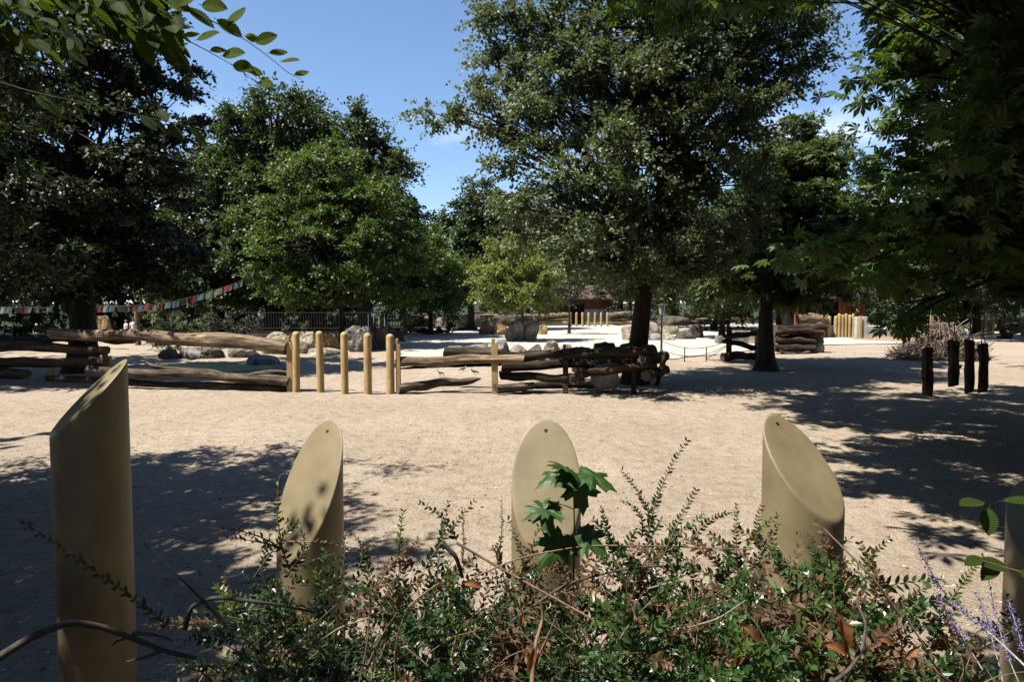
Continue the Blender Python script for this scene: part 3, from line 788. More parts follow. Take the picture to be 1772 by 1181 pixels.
# ------------------------------------------------------------------ logs, rocks
def logmesh(L_, r0, r1, seed, wob=0.1, n=14, m=None, rough=0.05, taper0=1.0, taper1=1.0):
    rr = np.random.default_rng(seed)
    m = m or max(8, int(L_ / 0.22))
    s = np.linspace(0, 1, m)
    ph = rr.uniform(0, 6.28, 4)
    y = wob * (np.sin(s * pi * 1.5 + ph[0]) * 0.6 + np.sin(s * pi * 3.7 + ph[1]) * 0.25 + np.sin(s * 17 + ph[2]) * .06)
    z = wob * (np.sin(s * pi * 1.3 + ph[2]) * 0.6 + np.sin(s * pi * 4.1 + ph[3]) * 0.25 + np.sin(s * 19 + ph[0]) * .07)
    y -= y[0] * (1 - s) + y[-1] * s; z -= z[0] * (1 - s) + z[-1] * s
    pts = np.stack([s * L_ - L_ / 2, y, z], -1)
    rad = (r0 + (r1 - r0) * s) * 0.9
    rad = rad * (1 + 0.06 * np.sin(s * 9 + ph[1]) + 0.05 * np.sin(s * 23 + ph[3]))
    e = 0.12
    rad = rad * np.where(s < e, taper0 + (1 - taper0) * np.sqrt(np.clip(s / e, 0, 1)), 1) * np.where(s > 1 - e, taper1 + (1 - taper1) * np.sqrt(np.clip((1 - s) / e, 0, 1)), 1)
    b = Buf()
    th = np.arange(n) * 2 * pi / n
    k1 = rr.normal(0, 1, (m, n)); k1 = (k1 + np.roll(k1, 1, 0) + np.roll(k1, -1, 0)) / 3; k2 = rr.normal(0, 1, (1, n))
    R = rad[:, None] * (1 + rough * (k1 * 0.8 + k2 * 0.9))
    vv = np.stack([pts[:, 0][:, None] * np.ones(n), pts[:, 1][:, None] + R * np.cos(th), pts[:, 2][:, None] + R * np.sin(th)], -1)
    # slightly slanting saw cuts
    vv[0, :, 0] += 0.25 * r0 * np.cos(th + ph[0]) ; vv[-1, :, 0] += 0.25 * r1 * np.cos(th + ph[2])
    v_ = vv.reshape(-1, 3)
    i = np.arange(m - 1)[:, None] * n; j = np.arange(n)[None, :]; j2 = (j + 1) % n
    b.add(v_, np.stack([i + j, i + j2, i + n + j2, i + n + j], -1).reshape(-1, 4), mi=0)
    for k in (0, m - 1):
        ring = vv[k]; c = ring.mean(0)
        V = np.vstack([ring, (ring * 0.5 + c * 0.5), c[None]])
        jj = np.arange(n); j3 = (jj + 1) % n
        qq = np.stack([jj, j3, j3 + n, jj + n], -1); tt = np.stack([jj + n, j3 + n, np.full(n, 2 * n)], -1)
        if k == 0: qq = qq[:, ::-1]; tt = tt[:, ::-1]
        b.add(V, qq, tt, mi=1)
    return b

def put_log(p0, p1, r0, r1=None, mt='log', parent=None, name='log', seed=None, label=None, **kw):
    kw.setdefault('rough', 0.085)
    kw['wob'] = kw.get('wob', 0.1) * 1.3
    p0 = Vector([float(a) for a in p0]); p1 = Vector([float(a) for a in p1])
    r1 = r0 if r1 is None else r1
    if seed is None: seed = random.randint(0, 99999)
    d = p1 - p0
    me = logmesh(d.length, r0, r1, seed, **kw).mesh(name, [M[mt], M['cut']], smooth=False)
    me.polygons.foreach_set('use_smooth', np.array([p.material_index == 0 for p in me.polygons]))
    o = bpy.data.objects.new(name, me); COL.objects.link(o)
    o.rotation_mode = 'QUATERNION'
    o.rotation_quaternion = d.to_track_quat('X', 'Z')
    c = (p0 + p1) / 2
    if parent is not None:
        o.parent = parent; c = c - parent.location
    o.location = c
    if label: o['label'] = label
    return o

def board_post(parent, x, y, h, w=0.19, d=0.16, mt='plank', notch=True, name='post', rz=0.0, label=None):
    b = Buf()
    # a squared timber with a stepped, chamfered top
    pr = [(0, -0.3), (0, h - 0.05)]
    box(b, (x, y, (h - 0.2 - 0.3) / 2), (w, d, h - 0.2 + 0.3), rz)
    box(b, (x - w * 0.23 * cos(rz), y - w * 0.23 * sin(rz), h - 0.1), (w * 0.54, d * 0.96, 0.2), rz)
    if notch:
        box(b, (x, y, h * 0.55), (w * 1.22, d * 0.7, 0.16), rz)
    o = b.build(name, M[mt], parent)
    bv = o.modifiers.new('bevel', 'BEVEL'); bv.width = 0.012; bv.segments = 2
    if label: o['label'] = label
    return o

def rock(label, px0, px1, py0, py1, mt='rock', depth=None, seed=1, basez=None, sub=4, group='boulders of the paddock', base=None, name='boulder', rough=0.10, planes=13, yd=None, cat='boulder'):
    """a boulder filling photo columns px0-px1 and rows py0-py1, standing on the ground at base row"""
    by = base or py1
    Y = (G((px0 + px1) / 2, by)[1]) if depth is None else depth
    w = (px1 - px0) / FPX * Y; top = W(0, py0, Y)[2]; bot = W(0, py1, Y)[2]
    x = ((px0 + px1) / 2 - 886) / FPX * Y
    h = top - bot
    z0 = bot
    rr = np.random.default_rng(seed)
    bm = bmesh.new()
    bmesh.ops.create_icosphere(bm, subdivisions=sub, radius=1)
    V = np.array([v.co[:] for v in bm.verts])
    Nn = rr.normal(0, 1, (planes, 3)); Nn /= np.linalg.norm(Nn, axis=1)[:, None]
    Nn = np.vstack([Nn, [[0, 0, 1], [0, 0, -1], [1, 0, 0], [-1, 0, 0], [0, 1, 0], [0, -1, 0]]])
    H = np.concatenate([rr.uniform(0.74, 0.98, planes), [0.93, 0.6, 0.97, 0.97, 0.95, 0.95]])
    dots = V @ Nn.T
    rad = np.where(dots > 0.05, H / np.maximum(dots, 0.05), 9)
    p = 14.0
    r = (np.sum(rad ** -p, 1)) ** (-1 / p)
    V2 = V * r[:, None]
    off = Vector(rr.uniform(-20, 20, 3))
    for k in range(len(V2)):
        vv = Vector(V2[k])
        a = mnoise.fractal(vv * 1.6 + off, 1.0, 2.1, 5)
        c = abs(mnoise.noise(vv * 2.6 + off * 1.7))
        V2[k] *= 1 + rough * a - rough * 1.1 * max(0, 0.16 - c) / 0.16 * 0.8
    mn = V2.min(0); mx = V2.max(0)
    V2 = (V2 - (mn + mx) / 2) / ((mx - mn) / 2)
    yd_ = yd or w * 0.42
    yd_ = max(yd_, 0.35)
    V2 = V2 * np.array([w / 2, yd_, (h + 0.15) / 2])
    for v, c in zip(bm.verts, V2): v.co = c
    me = bpy.data.meshes.new(name); bm.to_mesh(me); bm.free()
    me.materials.append(M[mt])
    o = bpy.data.objects.new(name, me); COL.objects.link(o)
    o.location = (x, Y + yd_ * 0.6, z0 - 0.15 + (h + 0.15) / 2)
    tag(o, label, cat, group)
    return o

# -------------------------------------------------- the left log fence
def GY(px, Y): return np.array([(px - 886) / FPX * Y, Y])
fl = thing('log_fence', (*GY(250, 25), 0), 'long fence of stacked heavy logs left of the five gate posts', 'fence')
put_log(W(90, 577, 26.0), W(499, 602, 24.2), 0.21, 0.28, 'log_pale', fl, seed=3, wob=0.12, n=18, label='topmost long log, bark stripped to yellow wood below')
put_log(W(-90, 600, 27.2), W(184, 607, 25.6), 0.23, 0.20, 'log_brown', fl, seed=4, wob=0.1, n=16)
put_log(W(-90, 622, 27.2), W(182, 626, 25.4), 0.24, 0.2, 'log_brown', fl, seed=5, wob=0.1, n=16)
put_log(W(244, 624, 25.4), W(500, 646, 24.3), 0.09, 0.16, 'log', fl, seed=6, wob=0.2, taper0=0.3, n=14)
put_log(W(150, 641, 25.0), W(500, 662, 24.1), 0.17, 0.21, 'log', fl, seed=7, wob=0.12, n=16)
put_log(W(80, 655, 25.4), W(499, 671, 24.3), 0.12, 0.13, 'log_dark', fl, seed=8, wob=0.06, n=12)
put_log(W(-60, 588, 27.4), W(150, 590, 26.6), 0.16, 0.13, 'log_dark', fl, seed=9, wob=0.1, n=12)
put_log(W(-60, 648, 26.4), W(48, 648, 25.9), 0.24, 0.22, 'log_dark', fl, seed=10, wob=0.05, n=14)
put_log(W(60, 570, 27.0), W(230, 586, 26.2), 0.12, 0.2, 'log_brown', fl, seed=12, wob=0.1, n=12)
for px_, h_ in ((500.5, 1.98), (183, 1.35)):
    c_ = GY(px_, 24.15 if px_ > 400 else 25.75); board_post(fl, c_[0], c_[1], h_, w=0.2 if px_ > 400 else 0.3)
c_ = GY(85, 26.5); board_post(fl, c_[0], c_[1], 1.0, w=0.16, notch=False)

# -------------------------------------------------- the right log fence
fr = thing('log_fence', (*GY(900, 23.5), 0), 'fence of stacked heavy logs right of the five gate posts', 'fence')
put_log(W(686, 627, 23.75), W(906, 622, 23.45), 0.19, 0.16, 'log_pale', fr, seed=21, wob=0.08, n=16)
put_log(W(880, 622, 23.75), W(1119, 609, 23.5), 0.16, 0.2, 'log_dark', fr, seed=22, wob=0.08, n=16)
put_log(W(689, 674, 23.55), W(832, 655, 24.6), 0.20, 0.13, 'log', fr, seed=23, wob=0.1, taper1=0.25, n=16, label='lowest log, tapering to a tip')
put_log(W(858, 673, 23.3), W(922, 668, 23.8), 0.17, 0.15, 'log', fr, seed=24, wob=0.02, n=16)
put_log(W(866, 650, 23.9), W(1010, 653, 23.6), 0.17, 0.17, 'log_dark', fr, seed=25, wob=0.08)
put_log(W(985, 656, 23.4), W(1122, 634, 23.3), 0.15, 0.15, 'log_brown', fr, seed=26, wob=0.09)
put_log(W(868, 636, 24.4), W(1120, 628, 24.2), 0.2, 0.16, 'log_dark', fr, seed=27, wob=0.1)
put_log(W(770, 610, 25.2), W(860, 612, 25.0), 0.22, 0.2, 'log', fr, seed=28, wob=0.04)
put_log(W(860, 612, 25.0), W(1000, 606, 24.8), 0.17, 0.14, 'log_dark', fr, seed=29, wob=0.08)
put_log(W(1118, 652, 22.9), W(1152, 640, 24.6), 0.21, 0.2, 'log_brown', fr, seed=30, wob=0.02)
put_log(W(1110, 624, 23.2), W(1150, 618, 24.4), 0.2, 0.2, 'log_brown', fr, seed=31, wob=0.02)
put_log(W(1136, 668, 23.4), W(1150, 610, 23.6), 0.09, 0.11, 'log_dark', fr, seed=32, wob=0.02)
put_log(W(900, 668, 24.2), W(1040, 666, 24.4), 0.13, 0.14, 'log_dark', fr, seed=33, wob=0.04)
for px_, h_, mt_, w_ in ((683.5, 1.92, 'plank', 0.15), (856, 1.93, 'plank', 0.22), (979, 1.72, 'log_brown', 0.18), (1098, 1.6, 'log_brown', 0.16)):
    c_ = GY(px_, 23.62); board_post(fr, c_[0] + (0.1 if px_ < 700 else 0), c_[1], h_, w_, mt=mt_, notch=px_ < 860)

# -------------------------------------------------- five slim gate posts
def slim_post(px, base, top, r=0.135, label='', group='slim round-topped posts', mt='slat', n=16, cat='post'):
    p = G(px, base)
    h = W(0, top, p[1])[2]
    b = Buf()
    prof = [(r, -0.3), (r, 0.02), (r * 0.99, h * 0.5), (r * 0.97, h - r * 0.95)] + [(r * 0.97 * cos(a), h - r * 0.95 + r * 0.95 * sin(a)) for a in np.linspace(0.2, pi / 2 - 0.02, 7)]
    lathe(b, (0, 0, 0), prof, n)
    me = b.mesh('gate_post', M[mt], smooth=True)
    o = bpy.data.objects.new('gate_post', me); COL.objects.link(o); o.location = (p[0], p[1], 0)
    o.rotation_euler = (random.uniform(-.012, .012), random.uniform(-.016, .016), random.uniform(0, 6)); o.scale = (random.uniform(.94, 1.05),) * 2 + (1,)
    tag(o, label, cat, group)
    return o
nm = ['first slim yellow gate post from the left, beside the left log fence', 'second slim yellow gate post from the left log fence', 'middle one of the five slim yellow gate posts', 'fourth slim yellow gate post, left of the last one', 'last slim yellow gate post, touching the right log fence']
for (px_, bs, tp), l_ in zip(((513, 679, 574), (555, 679, 573), (597, 682, 574.5), (637, 683, 576.5), (676, 682, 578)), nm):
    slim_post(px_, bs, tp, label=l_, group='five slim posts of the near gate')

# far gate
names7 = ['leftmost', 'second', 'third', 'fourth', 'fifth', 'sixth', 'rightmost']
for k, px_ in enumerate((987, 997.5, 1008, 1018.5, 1029.5, 1040, 1051)):
    slim_post(px_, 566, 541, r=0.16, label=f'{names7[k]} of the seven slim posts before the brown barn', group='seven slim posts before the barn', n=10)
lab8 = ['leftmost slim post of the right far gate, beside the big fallen log', 'second slim post of the right far gate', 'third slim post of the right far gate', 'fourth, taller slim post of the right far gate', 'fifth, lower slim post of the right far gate',
        'sixth, taller slim post of the right far gate', 'seventh slim post of the right far gate', 'rightmost slim post of the right far gate beside grey pillar']
for k, (px_, tp) in enumerate(((1424, 549), (1434, 547), (1445, 547), (1451, 543), (1457, 545), (1463, 543), (1469, 545), (1475, 543))):
    slim_post(px_, 585, tp, r=0.16, label=lab8[k], group='slim posts of the right far gate', n=10)

# far log fences
def far_fence(label, rows, posts, base_px, base_Y, mt='log_pale', name='log_fence'):
    t = thing(name, (*GY(base_px, base_Y), 0), label, 'fence')
    for k, (a, b_, r) in enumerate(rows):
        put_log(a, b_, r, r * random.uniform(0.8, 1.1), mt if k % 2 == 0 else 'log', t, wob=0.12, n=10, m=14)
    for (px, Y, h) in posts:
        c = GY(px, Y); board_post(t, c[0], c[1], h, w=0.26, notch=False)
    return t
far_fence('far log fence left of the seven slim posts', [(W(925, 547, 88), W(985, 545, 86), 0.32), (W(925, 553, 88), W(985, 553, 86), 0.26), (W(930, 559, 88), W(985, 559, 86), 0.3), (W(870, 549, 92), W(930, 548, 89), .3), (W(870, 558, 92), W(928, 558, 89), .3)], [(925, 88.5, 1.7)], 955, 87)
far_fence('far log fence between the seven slim posts and the ruddy trunk', [(W(1053, 546, 86), W(1130, 543, 86), 0.32), (W(1053, 552, 86), W(1120, 553, 86), 0.28), (W(1053, 559, 86), W(1125, 558, 86), 0.32)], [(1125, 86.5, 1.7)], 1085, 86)
far_fence('far log fence behind the rope barrier', [(W(1180, 549, 84), W(1300, 545, 82), 0.35), (W(1185, 558, 84), W(1262, 560, 80), 0.32), (W(1205, 553, 90), W(1300, 552, 90), .28)], [(1240, 84, 1.6)], 1230, 83)
far_fence('far log fence behind the stick pile', [(W(1540, 569, 60), W(1650, 562, 60), 0.3), (W(1545, 578, 60), W(1640, 575, 60), 0.3), (W(1556, 560, 64), W(1680, 556, 64), 0.28), (W(1600, 553, 66), W(1690, 551, 66), 0.2)], [(1612, 60.5, 2.0)], 1600, 60)
far_fence('far log fence at the right edge beyond the timber frame', [(W(1730, 557, 62), W(1800, 555, 62), 0.28), (W(1728, 566, 62), W(1800, 565, 62), 0.28), (W(1735, 575, 62), W(1800, 575, 62), .28)], [(1733, 62.5, 1.5), (1770, 62.5, 1.6)], 1760, 62)
far_fence('low log fence left of the split boulder', [(W(800, 548, 92), W(872, 547, 92), 0.25), (W(815, 542, 95), W(875, 541, 95), 0.2)], [(815, 92, 1.8), (847, 92, 2.0)], 835, 92)

# small log gate beside the chestnut trunk
tg = thing('log_fence', (*GY(1285, 36.7), 0), 'short fence of three wavy logs ending beside the chestnut trunk', 'fence')
board_post(tg, *GY(1262, 36.7), 2.02, w=0.27, mt='log_brown', notch=False)
board_post(tg, *GY(1311, 36.9), 1.75, w=0.24, mt='plank', notch=False, label='yellow end post')
put_log(W(1249, 580, 36.5), W(1308, 577, 36.6), 0.17, 0.16, 'log_dark', tg, wob=0.11, taper0=0.6)
put_log(W(1248, 592, 36.5), W(1309, 602, 36.6), 0.17, 0.16, 'log_dark', tg, wob=0.11, taper0=0.6)
put_log(W(1250, 618, 36.5), W(1309, 618, 36.6), 0.24, 0.2, 'log_brown', tg, wob=0.09)
# stack behind the chestnut
ts = thing('log_pile', (*GY(1385, 42.5), 0), 'low pile of dark logs right of the chestnut trunk', 'log pile')
for a_, b_, r_, m_ in (((1340, 568, 42.5), (1428, 567, 43), 0.28, 'log_dark'), ((1340, 578, 42), (1424, 576, 42.5), 0.2, 'log_brown'), ((1338, 590, 42), (1412, 592, 42.5), 0.2, 'log_brown'),
                       ((1338, 602, 41.8), (1408, 604, 42.2), 0.26, 'log_dark'), ((1345, 598, 43), (1410, 598, 43.2), 0.25, 'log_dark'), ((1345, 585, 43), (1415, 584, 43.2), 0.25, 'log_dark'), ((1350, 609, 41.6), (1400, 610, 42), 0.12, 'log')):
    put_log(W(*a_), W(*b_), r_, r_ * 0.9, m_, ts, wob=0.1, n=12)
rock('rounded pale boulder closing the right end of the dark log pile', 1405, 1431, 590, 611, 'rock_grey', seed=61, sub=3)
rock('brown boulder on top of the pale one at the log pile end', 1398, 1432, 566, 592, 'rock_dark', seed=62, sub=3, depth=42.8)
bl = put_log(W(1380, 553, 60), W(1432, 551, 60), 0.5, 0.45, 'log_pale', wob=0.1, name='fallen_log', n=16)
tag(bl, 'very thick pale fallen log left of the right far gate', 'log')
bl = put_log(W(1385, 566, 58.5), W(1420, 565, 58.5), 0.4, 0.4, 'log', wob=0.1, name='fallen_log', n=12)
tag(bl, 'shorter grey log lying under the very thick pale one', 'log')
st_ = thing('stone_wall', (*GY(1290, 52), 0), 'low wall of squared stone blocks behind the short log fence', 'wall')
for k, (a, b_) in enumerate(((1268, 1292), (1292.5, 1312), (1240, 1267.5))):
    bb_ = Buf(); x0 = GY(a, 52)[0]; x1 = GY(b_, 52)[0]; hh = (1.0, 0.95, 0.6)[k]
    box(bb_, ((x0 + x1) / 2, 52, hh / 2), (x1 - x0, 0.9, hh))
    o = bb_.build('stone_block', M['rock_grey'] if k != 1 else M['rock'], st_); md = o.modifiers.new('bevel', 'BEVEL'); md.width = 0.06; md.segments = 2

# -------------------------------------------------- boulders
R_ = [
 ('largest pale boulder behind the left fence end, its top rounded', 446, 502, 575, 613, 'rock', 101),
 ('tan boulder wedged against the first slim post', 496, 543, 574, 612, 'rock', 102),
 ('pale boulder between the second and third slim posts', 543, 586, 576, 607, 'rock_tan', 103),
 ('flat slab lying before the pale boulders', 528, 586, 603, 616, 'rock', 104),
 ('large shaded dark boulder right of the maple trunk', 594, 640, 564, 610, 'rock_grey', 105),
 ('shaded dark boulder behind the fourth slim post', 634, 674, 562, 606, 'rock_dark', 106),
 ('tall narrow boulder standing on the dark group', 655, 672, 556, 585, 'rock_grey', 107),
 ('brown squared rock at the far left yard edge', 698, 726, 547, 566, 'rock_tan', 108),
 ('brown rock beside the squared one under the clipped bushes', 724, 754, 546, 566, 'rock_tan', 109),
 ('jagged grey rock at the start of the broken rocks', 752, 783, 549, 570, 'rock_grey', 110),
 ('cream layered rock in the broken rocks', 780, 816, 547, 571, 'rock', 111),
 ('dark upright rock above the cream layered one', 810, 833, 543, 568, 'rock_dark', 112),
 ('brown low rock left of the rock arch', 828, 860, 554, 580, 'rock_tan', 113),
 ('tan pillar rock under the arch', 856, 878, 560, 581, 'rock_tan', 114),
 ('arched brown rock left of the split boulder', 852, 900, 546, 566, 'rock_dark', 115),
 ('left half of the split boulder, dark and furrowed', 873, 907, 553, 592, 'rock_grey', 116),
 ('right half of the split boulder, pale and fluted', 903, 934, 551, 591, 'rock', 117),
 ('small tan rock right of the split boulder', 930, 948, 562, 580, 'rock_tan', 118),
 ('large pale rock left of the lamp post', 1112, 1146, 558, 582, 'rock', 120),
 ('rounded pale rock right of the lamp post', 1148, 1176, 556, 580, 'rock', 121),
 ('low grey rock left at the rock shelter foot', 1108, 1146, 576, 590, 'rock_grey', 122),
 ('small cream rock in front of the lamp post', 1149, 1170, 577, 590, 'rock', 123),
 ('low rock under the dark slab', 1168, 1206, 573, 588, 'rock_dark', 124),
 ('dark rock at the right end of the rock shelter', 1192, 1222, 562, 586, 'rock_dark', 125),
 ('sloping pale rock left of the ruddy trunk', 1076, 1112, 562, 590, 'rock', 126),
]
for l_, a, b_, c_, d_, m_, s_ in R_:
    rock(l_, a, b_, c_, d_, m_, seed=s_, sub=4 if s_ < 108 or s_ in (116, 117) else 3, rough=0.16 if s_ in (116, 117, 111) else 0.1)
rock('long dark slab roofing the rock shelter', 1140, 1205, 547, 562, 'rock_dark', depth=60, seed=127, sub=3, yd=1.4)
# stones right behind the right fence
for l_, a, b_, c_, m_, s_ in (('smooth grey boulder behind the yellow fence post', 838, 882, 590, 'rock_grey', 131), ('low pale stone right of the smooth grey boulder', 880, 915, 597, 'rock', 132), ('pale stone in the middle of the row behind the fence', 912, 943, 596, 'rock_grey', 133),
                              ('peaked pale boulder behind the fence', 938, 972, 590, 'rock', 134), ('whitish stone right of the peaked boulder', 966, 994, 596, 'rock', 135), ('grey block with a split face left of the fence post', 773, 806, 599, 'rock_grey', 136), ('low flat stone between the split block and yellow post', 803, 845, 597, 'rock_grey', 137)):
    rock(l_, a, b_, c_, 628, m_, seed=s_, sub=4)
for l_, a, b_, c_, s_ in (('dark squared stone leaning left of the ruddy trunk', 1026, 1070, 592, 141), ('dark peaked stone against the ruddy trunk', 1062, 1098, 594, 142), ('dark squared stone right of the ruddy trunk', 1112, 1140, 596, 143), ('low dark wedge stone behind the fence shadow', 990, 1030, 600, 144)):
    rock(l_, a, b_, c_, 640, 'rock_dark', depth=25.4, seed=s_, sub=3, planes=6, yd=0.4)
rock('rough stone stuck among the dark fence logs', 1024, 1072, 628, 668, 'rock_grey', depth=23.7, seed=145, sub=4, yd=0.3)
# rock wall and pool behind the left fence
for l_, a, b_, c_, d_, m_, s_ in (('dark stone of the pool edge, leftmost', 268, 306, 604, 622, 'rock_dark', 151), ('greyish stone of the pool edge, middle', 304, 348, 603, 621, 'rock_grey', 152), ('dark stone of the pool edge, right of middle', 344, 382, 605, 621, 'rock_dark', 153),
                              ('dark bluish stone lying right of the pool', 420, 478, 615, 634, 'rock_grey', 154), ('pale stone right of the pool edge stones', 384, 440, 603, 620, 'rock_grey', 155)):
    rock(l_, a, b_, c_, d_, m_, seed=s_, sub=3)
pc = G(345, 640)
ang = np.linspace(0, 2 * pi, 40, endpoint=False)
ring = lambda rx, ry, s=0: [(pc[0] + rx * cos(a) * (1 + 0.08 * sin(3 * a + s)), pc[1] + ry * sin(a) * (1 + .06 * cos(2 * a))) for a in ang]
sheet('pool_rim', ring(4.2, 3.4), M['rock_grey'], 0.06, jag=0.03, label='grey concrete rim of the shallow pool')
mw, nw, pw = mat('pool_water', 0.4, 0.3)
tw = tex(nw, 0.9, 4); rw = ramp(nw, [(0.35, (0.11, 0.13, 0.05)), (0.65, (0.22, 0.25, 0.11))]); nw.links.new(tw.outputs['Fac'], rw.inputs['Fac']); nw.links.new(rw.outputs['Color'], pw.inputs['Base Color'])
tw2 = tex(nw, 9, 3); bump(nw, pw, tw2.outputs['Fac'], 0.15, 0.02)
sheet('pool_water', ring(3.3, 2.5, 1), mw, 0.075, jag=0.02, label='shallow greenish water of the pool')

# small logs lying on the pale yard
for l_, a, b_, r_ in (('brown log lying at the left edge of the pale yard', (700, 574), (732, 577), 0.22), ('short pale log lying in front of the broken rocks', (738, 580), (775, 577), 0.2), ('dark log lying in front of the cream layered rock', (785, 574), (825, 572), 0.18),
                      ('small block log lying right of the rock shelter', (1216, 574), (1236, 570), 0.22), ('log lying beside the right far gate foot', (1550, 584), (1600, 583), 0.2)):
    p0 = G(*a); p1 = G(*b_)
    o = put_log(p0 + [0, 0, r_ * 0.9], p1 + [0, 0, r_ * 0.9], r_, mt='log_brown' if 'pale' not in l_[:12] else 'log_pale', name='fallen_log', wob=0.06, n=10); tag(o, l_, 'log', 'loose logs on the yard')

# -------------------------------------------------- barns
def board_wall(parent, x0, x1, y, z0, z1, mt, step=0.45, name='board', seed=1):
    rr = random.Random(seed); n = max(1, int((x1 - x0) / step)); w = (x1 - x0) / n
    for k in range(n):
        b = Buf(); box(b, (x0 + (k + .5) * w, y + rr.uniform(-.03, .03), (z0 + z1) / 2), (w - 0.03, 0.08, z1 - z0 - rr.uniform(0, .06)))
        b.build(name, M[mt], parent)
bt = thing('barn', (*GY(1005, 99), 0), 'brown boarded barn with dark doorway behind the seven slim posts', 'barn')
x0 = GY(935, 97)[0]; x1 = GY(1062, 97)[0]; xd0 = GY(985, 97)[0]; xd1 = GY(1009, 97)[0]; xw = GY(1011, 97)[0]
b = Buf(); box(b, ((x0 + x1) / 2, 99.2, 1.9), (x1 - x0 - .3, 4, 3.8)); b.build('wall', M['shade_in'], bt)
board_wall(bt, x0, xd0, 97.05, 0, 3.7, 'barn', 0.6); board_wall(bt, xd0, xd1, 97.05, 2.75, 3.7, 'barn', 0.6); board_wall(bt, xw, x1, 97.05, 2.2, 3.7, 'barn_red', 0.7)
for k in range(6):
    ww = (x1 - xw) / 6; b = Buf(); box(b, (xw + (k + .5) * ww, 97.0, 1.08), (ww - .05, .2, 2.16)); b.build('panel', M['stonewall'], bt)
for xx in (xd0 + 0.6, xd1 - 0.5):
    b = Buf(); box(b, (xx, 97.02, 1.37), (0.12, 0.14, 2.74)); b.build('door_post', M['barn'], bt)
b = Buf()
rv = np.array([[x0 - 1, 96.2, 3.7], [x1 + 1, 96.2, 3.7], [x1 + 1, 99.5, 5.6], [x0 - 1, 99.5, 5.6], [x1 + 1, 103, 3.7], [x0 - 1, 103, 3.7], [x0 - 1, 96.2, 3.5], [x1 + 1, 96.2, 3.5]])
b.add(rv, [[0, 1, 2, 3], [3, 2, 4, 5], [6, 7, 1, 0]]); b.build('roof', M['roof'], bt)

bs = thing('shed', (*GY(1440, 70), 0), 'open dark shed with red-brown boards behind the right far gate', 'shed')
x0 = GY(1375, 70)[0]; x1 = GY(1500, 70)[0]; xm = GY(1450, 70)[0]
b = Buf(); box(b, ((x0 + x1) / 2, 73.5, 1.95), (x1 - x0, 3.0, 3.9)); b.build('wall', M['shade_in'], bs)
board_wall(bs, xm, x1 - .2, 70, 1.75, 3.6, 'barn_red', 0.36, seed=4)
b = Buf(); box(b, ((xm + x1) / 2, 70.05, 0.87), (x1 - xm, 0.3, 1.7)); b.build('plinth', M['stonewall'], bs)
for xx in (GY(1412, 70)[0], x0 + .1):
    b = Buf(); box(b, (xx, 69.9, 1.8), (0.3, 0.3, 3.6)); b.build('post', M['barn_red'], bs)
b = Buf(); rv = np.array([[x0 - 1, 69, 3.7], [x1 + 1, 69, 3.7], [x1 + 1, 76, 5.6], [x0 - 1, 76, 5.6], [x0 - 1, 69, 3.5], [x1 + 1, 69, 3.5]]); b.add(rv, [[0, 1, 2, 3], [4, 5, 1, 0]]); b.build('roof', M['roof'], bs)
gp = thing('stone_pillar', (*GY(1489, 59), 0), 'grey double pillar right of the right far gate', 'pillar')
for px_ in (1484, 1495):
    b = Buf(); box(b, (*GY(px_, 59), 0.95), (0.42, 0.5, 1.9)); o = b.build('block', M['stonewall'], gp); md = o.modifiers.new('bevel', 'BEVEL'); md.width = 0.04
b = Buf(); box(b, (*GY(1489.5, 58.7), 1.0), (0.18, 0.12, 2.0)); b.build('timber', M['slat'], gp)
pw_ = thing('low_wall', (*GY(1500, 61), 0), 'whitewashed low stone wall behind the right far gate', 'wall')
xx = GY(1418, 61)[0]
rr = random.Random(3)
while xx < GY(1565, 61)[0]:
    w_ = rr.uniform(0.5, 1.0); b = Buf(); hh = rr.uniform(0.85, 1.15); box(b, (xx + w_ / 2, 61 + rr.uniform(-.05, .05), hh / 2), (w_ - .03, .5, hh)); o = b.build('stone', M['stonewall'], pw_); md = o.modifiers.new('bevel', 'BEVEL'); md.width = 0.05; xx += w_
# timber frame at right
tf = thing('timber_frame', (*GY(1705, 62), 0), 'yellow timber frame with posts and top beam right of the stick pile', 'frame')
for px_ in (1692, 1705, 1718):
    b = Buf(); box(b, (*GY(px_, 62), 0.9), (0.22, 0.2, 1.8)); b.build('post', M['slat'], tf)
b = Buf(); box(b, (*GY(1694, 62), 1.92), (1.75, 0.24, 0.24)); b.build('beam', M['slat'], tf)
b = Buf(); box(b, (*GY(1708, 62), 0.12), (1.9, 0.18, 0.2)); b.build('lower_beam', M['slat'], tf)
b = Buf(); box(b, (*GY(1705, 62.4), 0.8), (1.6, 0.1, 1.3)); b.build('panel', M['stonewall'], tf)
o = put_log(G(1727, 587) + [0, 0, .25], G(1749, 587) + [0, 0, .25], 0.26, mt='log_brown', name='fallen_log', wob=.02, n=10); tag(o, 'squat brown log block right of the timber frame', 'log', 'loose logs on the yard')

# -------------------------------------------------- black railing at left
rl = thing('railing', (*GY(540, 54), 0), 'dark railing on a low wall behind the maple trunk', 'railing')
xa = GY(425, 54)[0]; xb = GY(705, 54)[0]
b = Buf(); box(b, ((xa + xb) / 2, 54.2, 0.45), (xb - xa, 0.3, 0.9)); b.build('base_wall', M['rock_dark'], rl)
for z_ in (2.35, 1.1):
    b = Buf(); box(b, ((xa + xb) / 2, 54, z_), (xb - xa, 0.06, 0.07)); b.build('rail', M['metal_dark'], rl)
npk = 60
for k in range(npk):
    b = Buf(); x_ = xa + (xb - xa) * (k + .5) / npk
    box(b, (x_, 54, 1.72), (0.035 if x_ < GY(640, 54)[0] else 0.06, 0.035, 1.3)); b.build('baluster', M['stonewall'] if GY(634, 54)[0] < x_ < GY(674, 54)[0] and k % 2 else M['metal_dark'], rl)

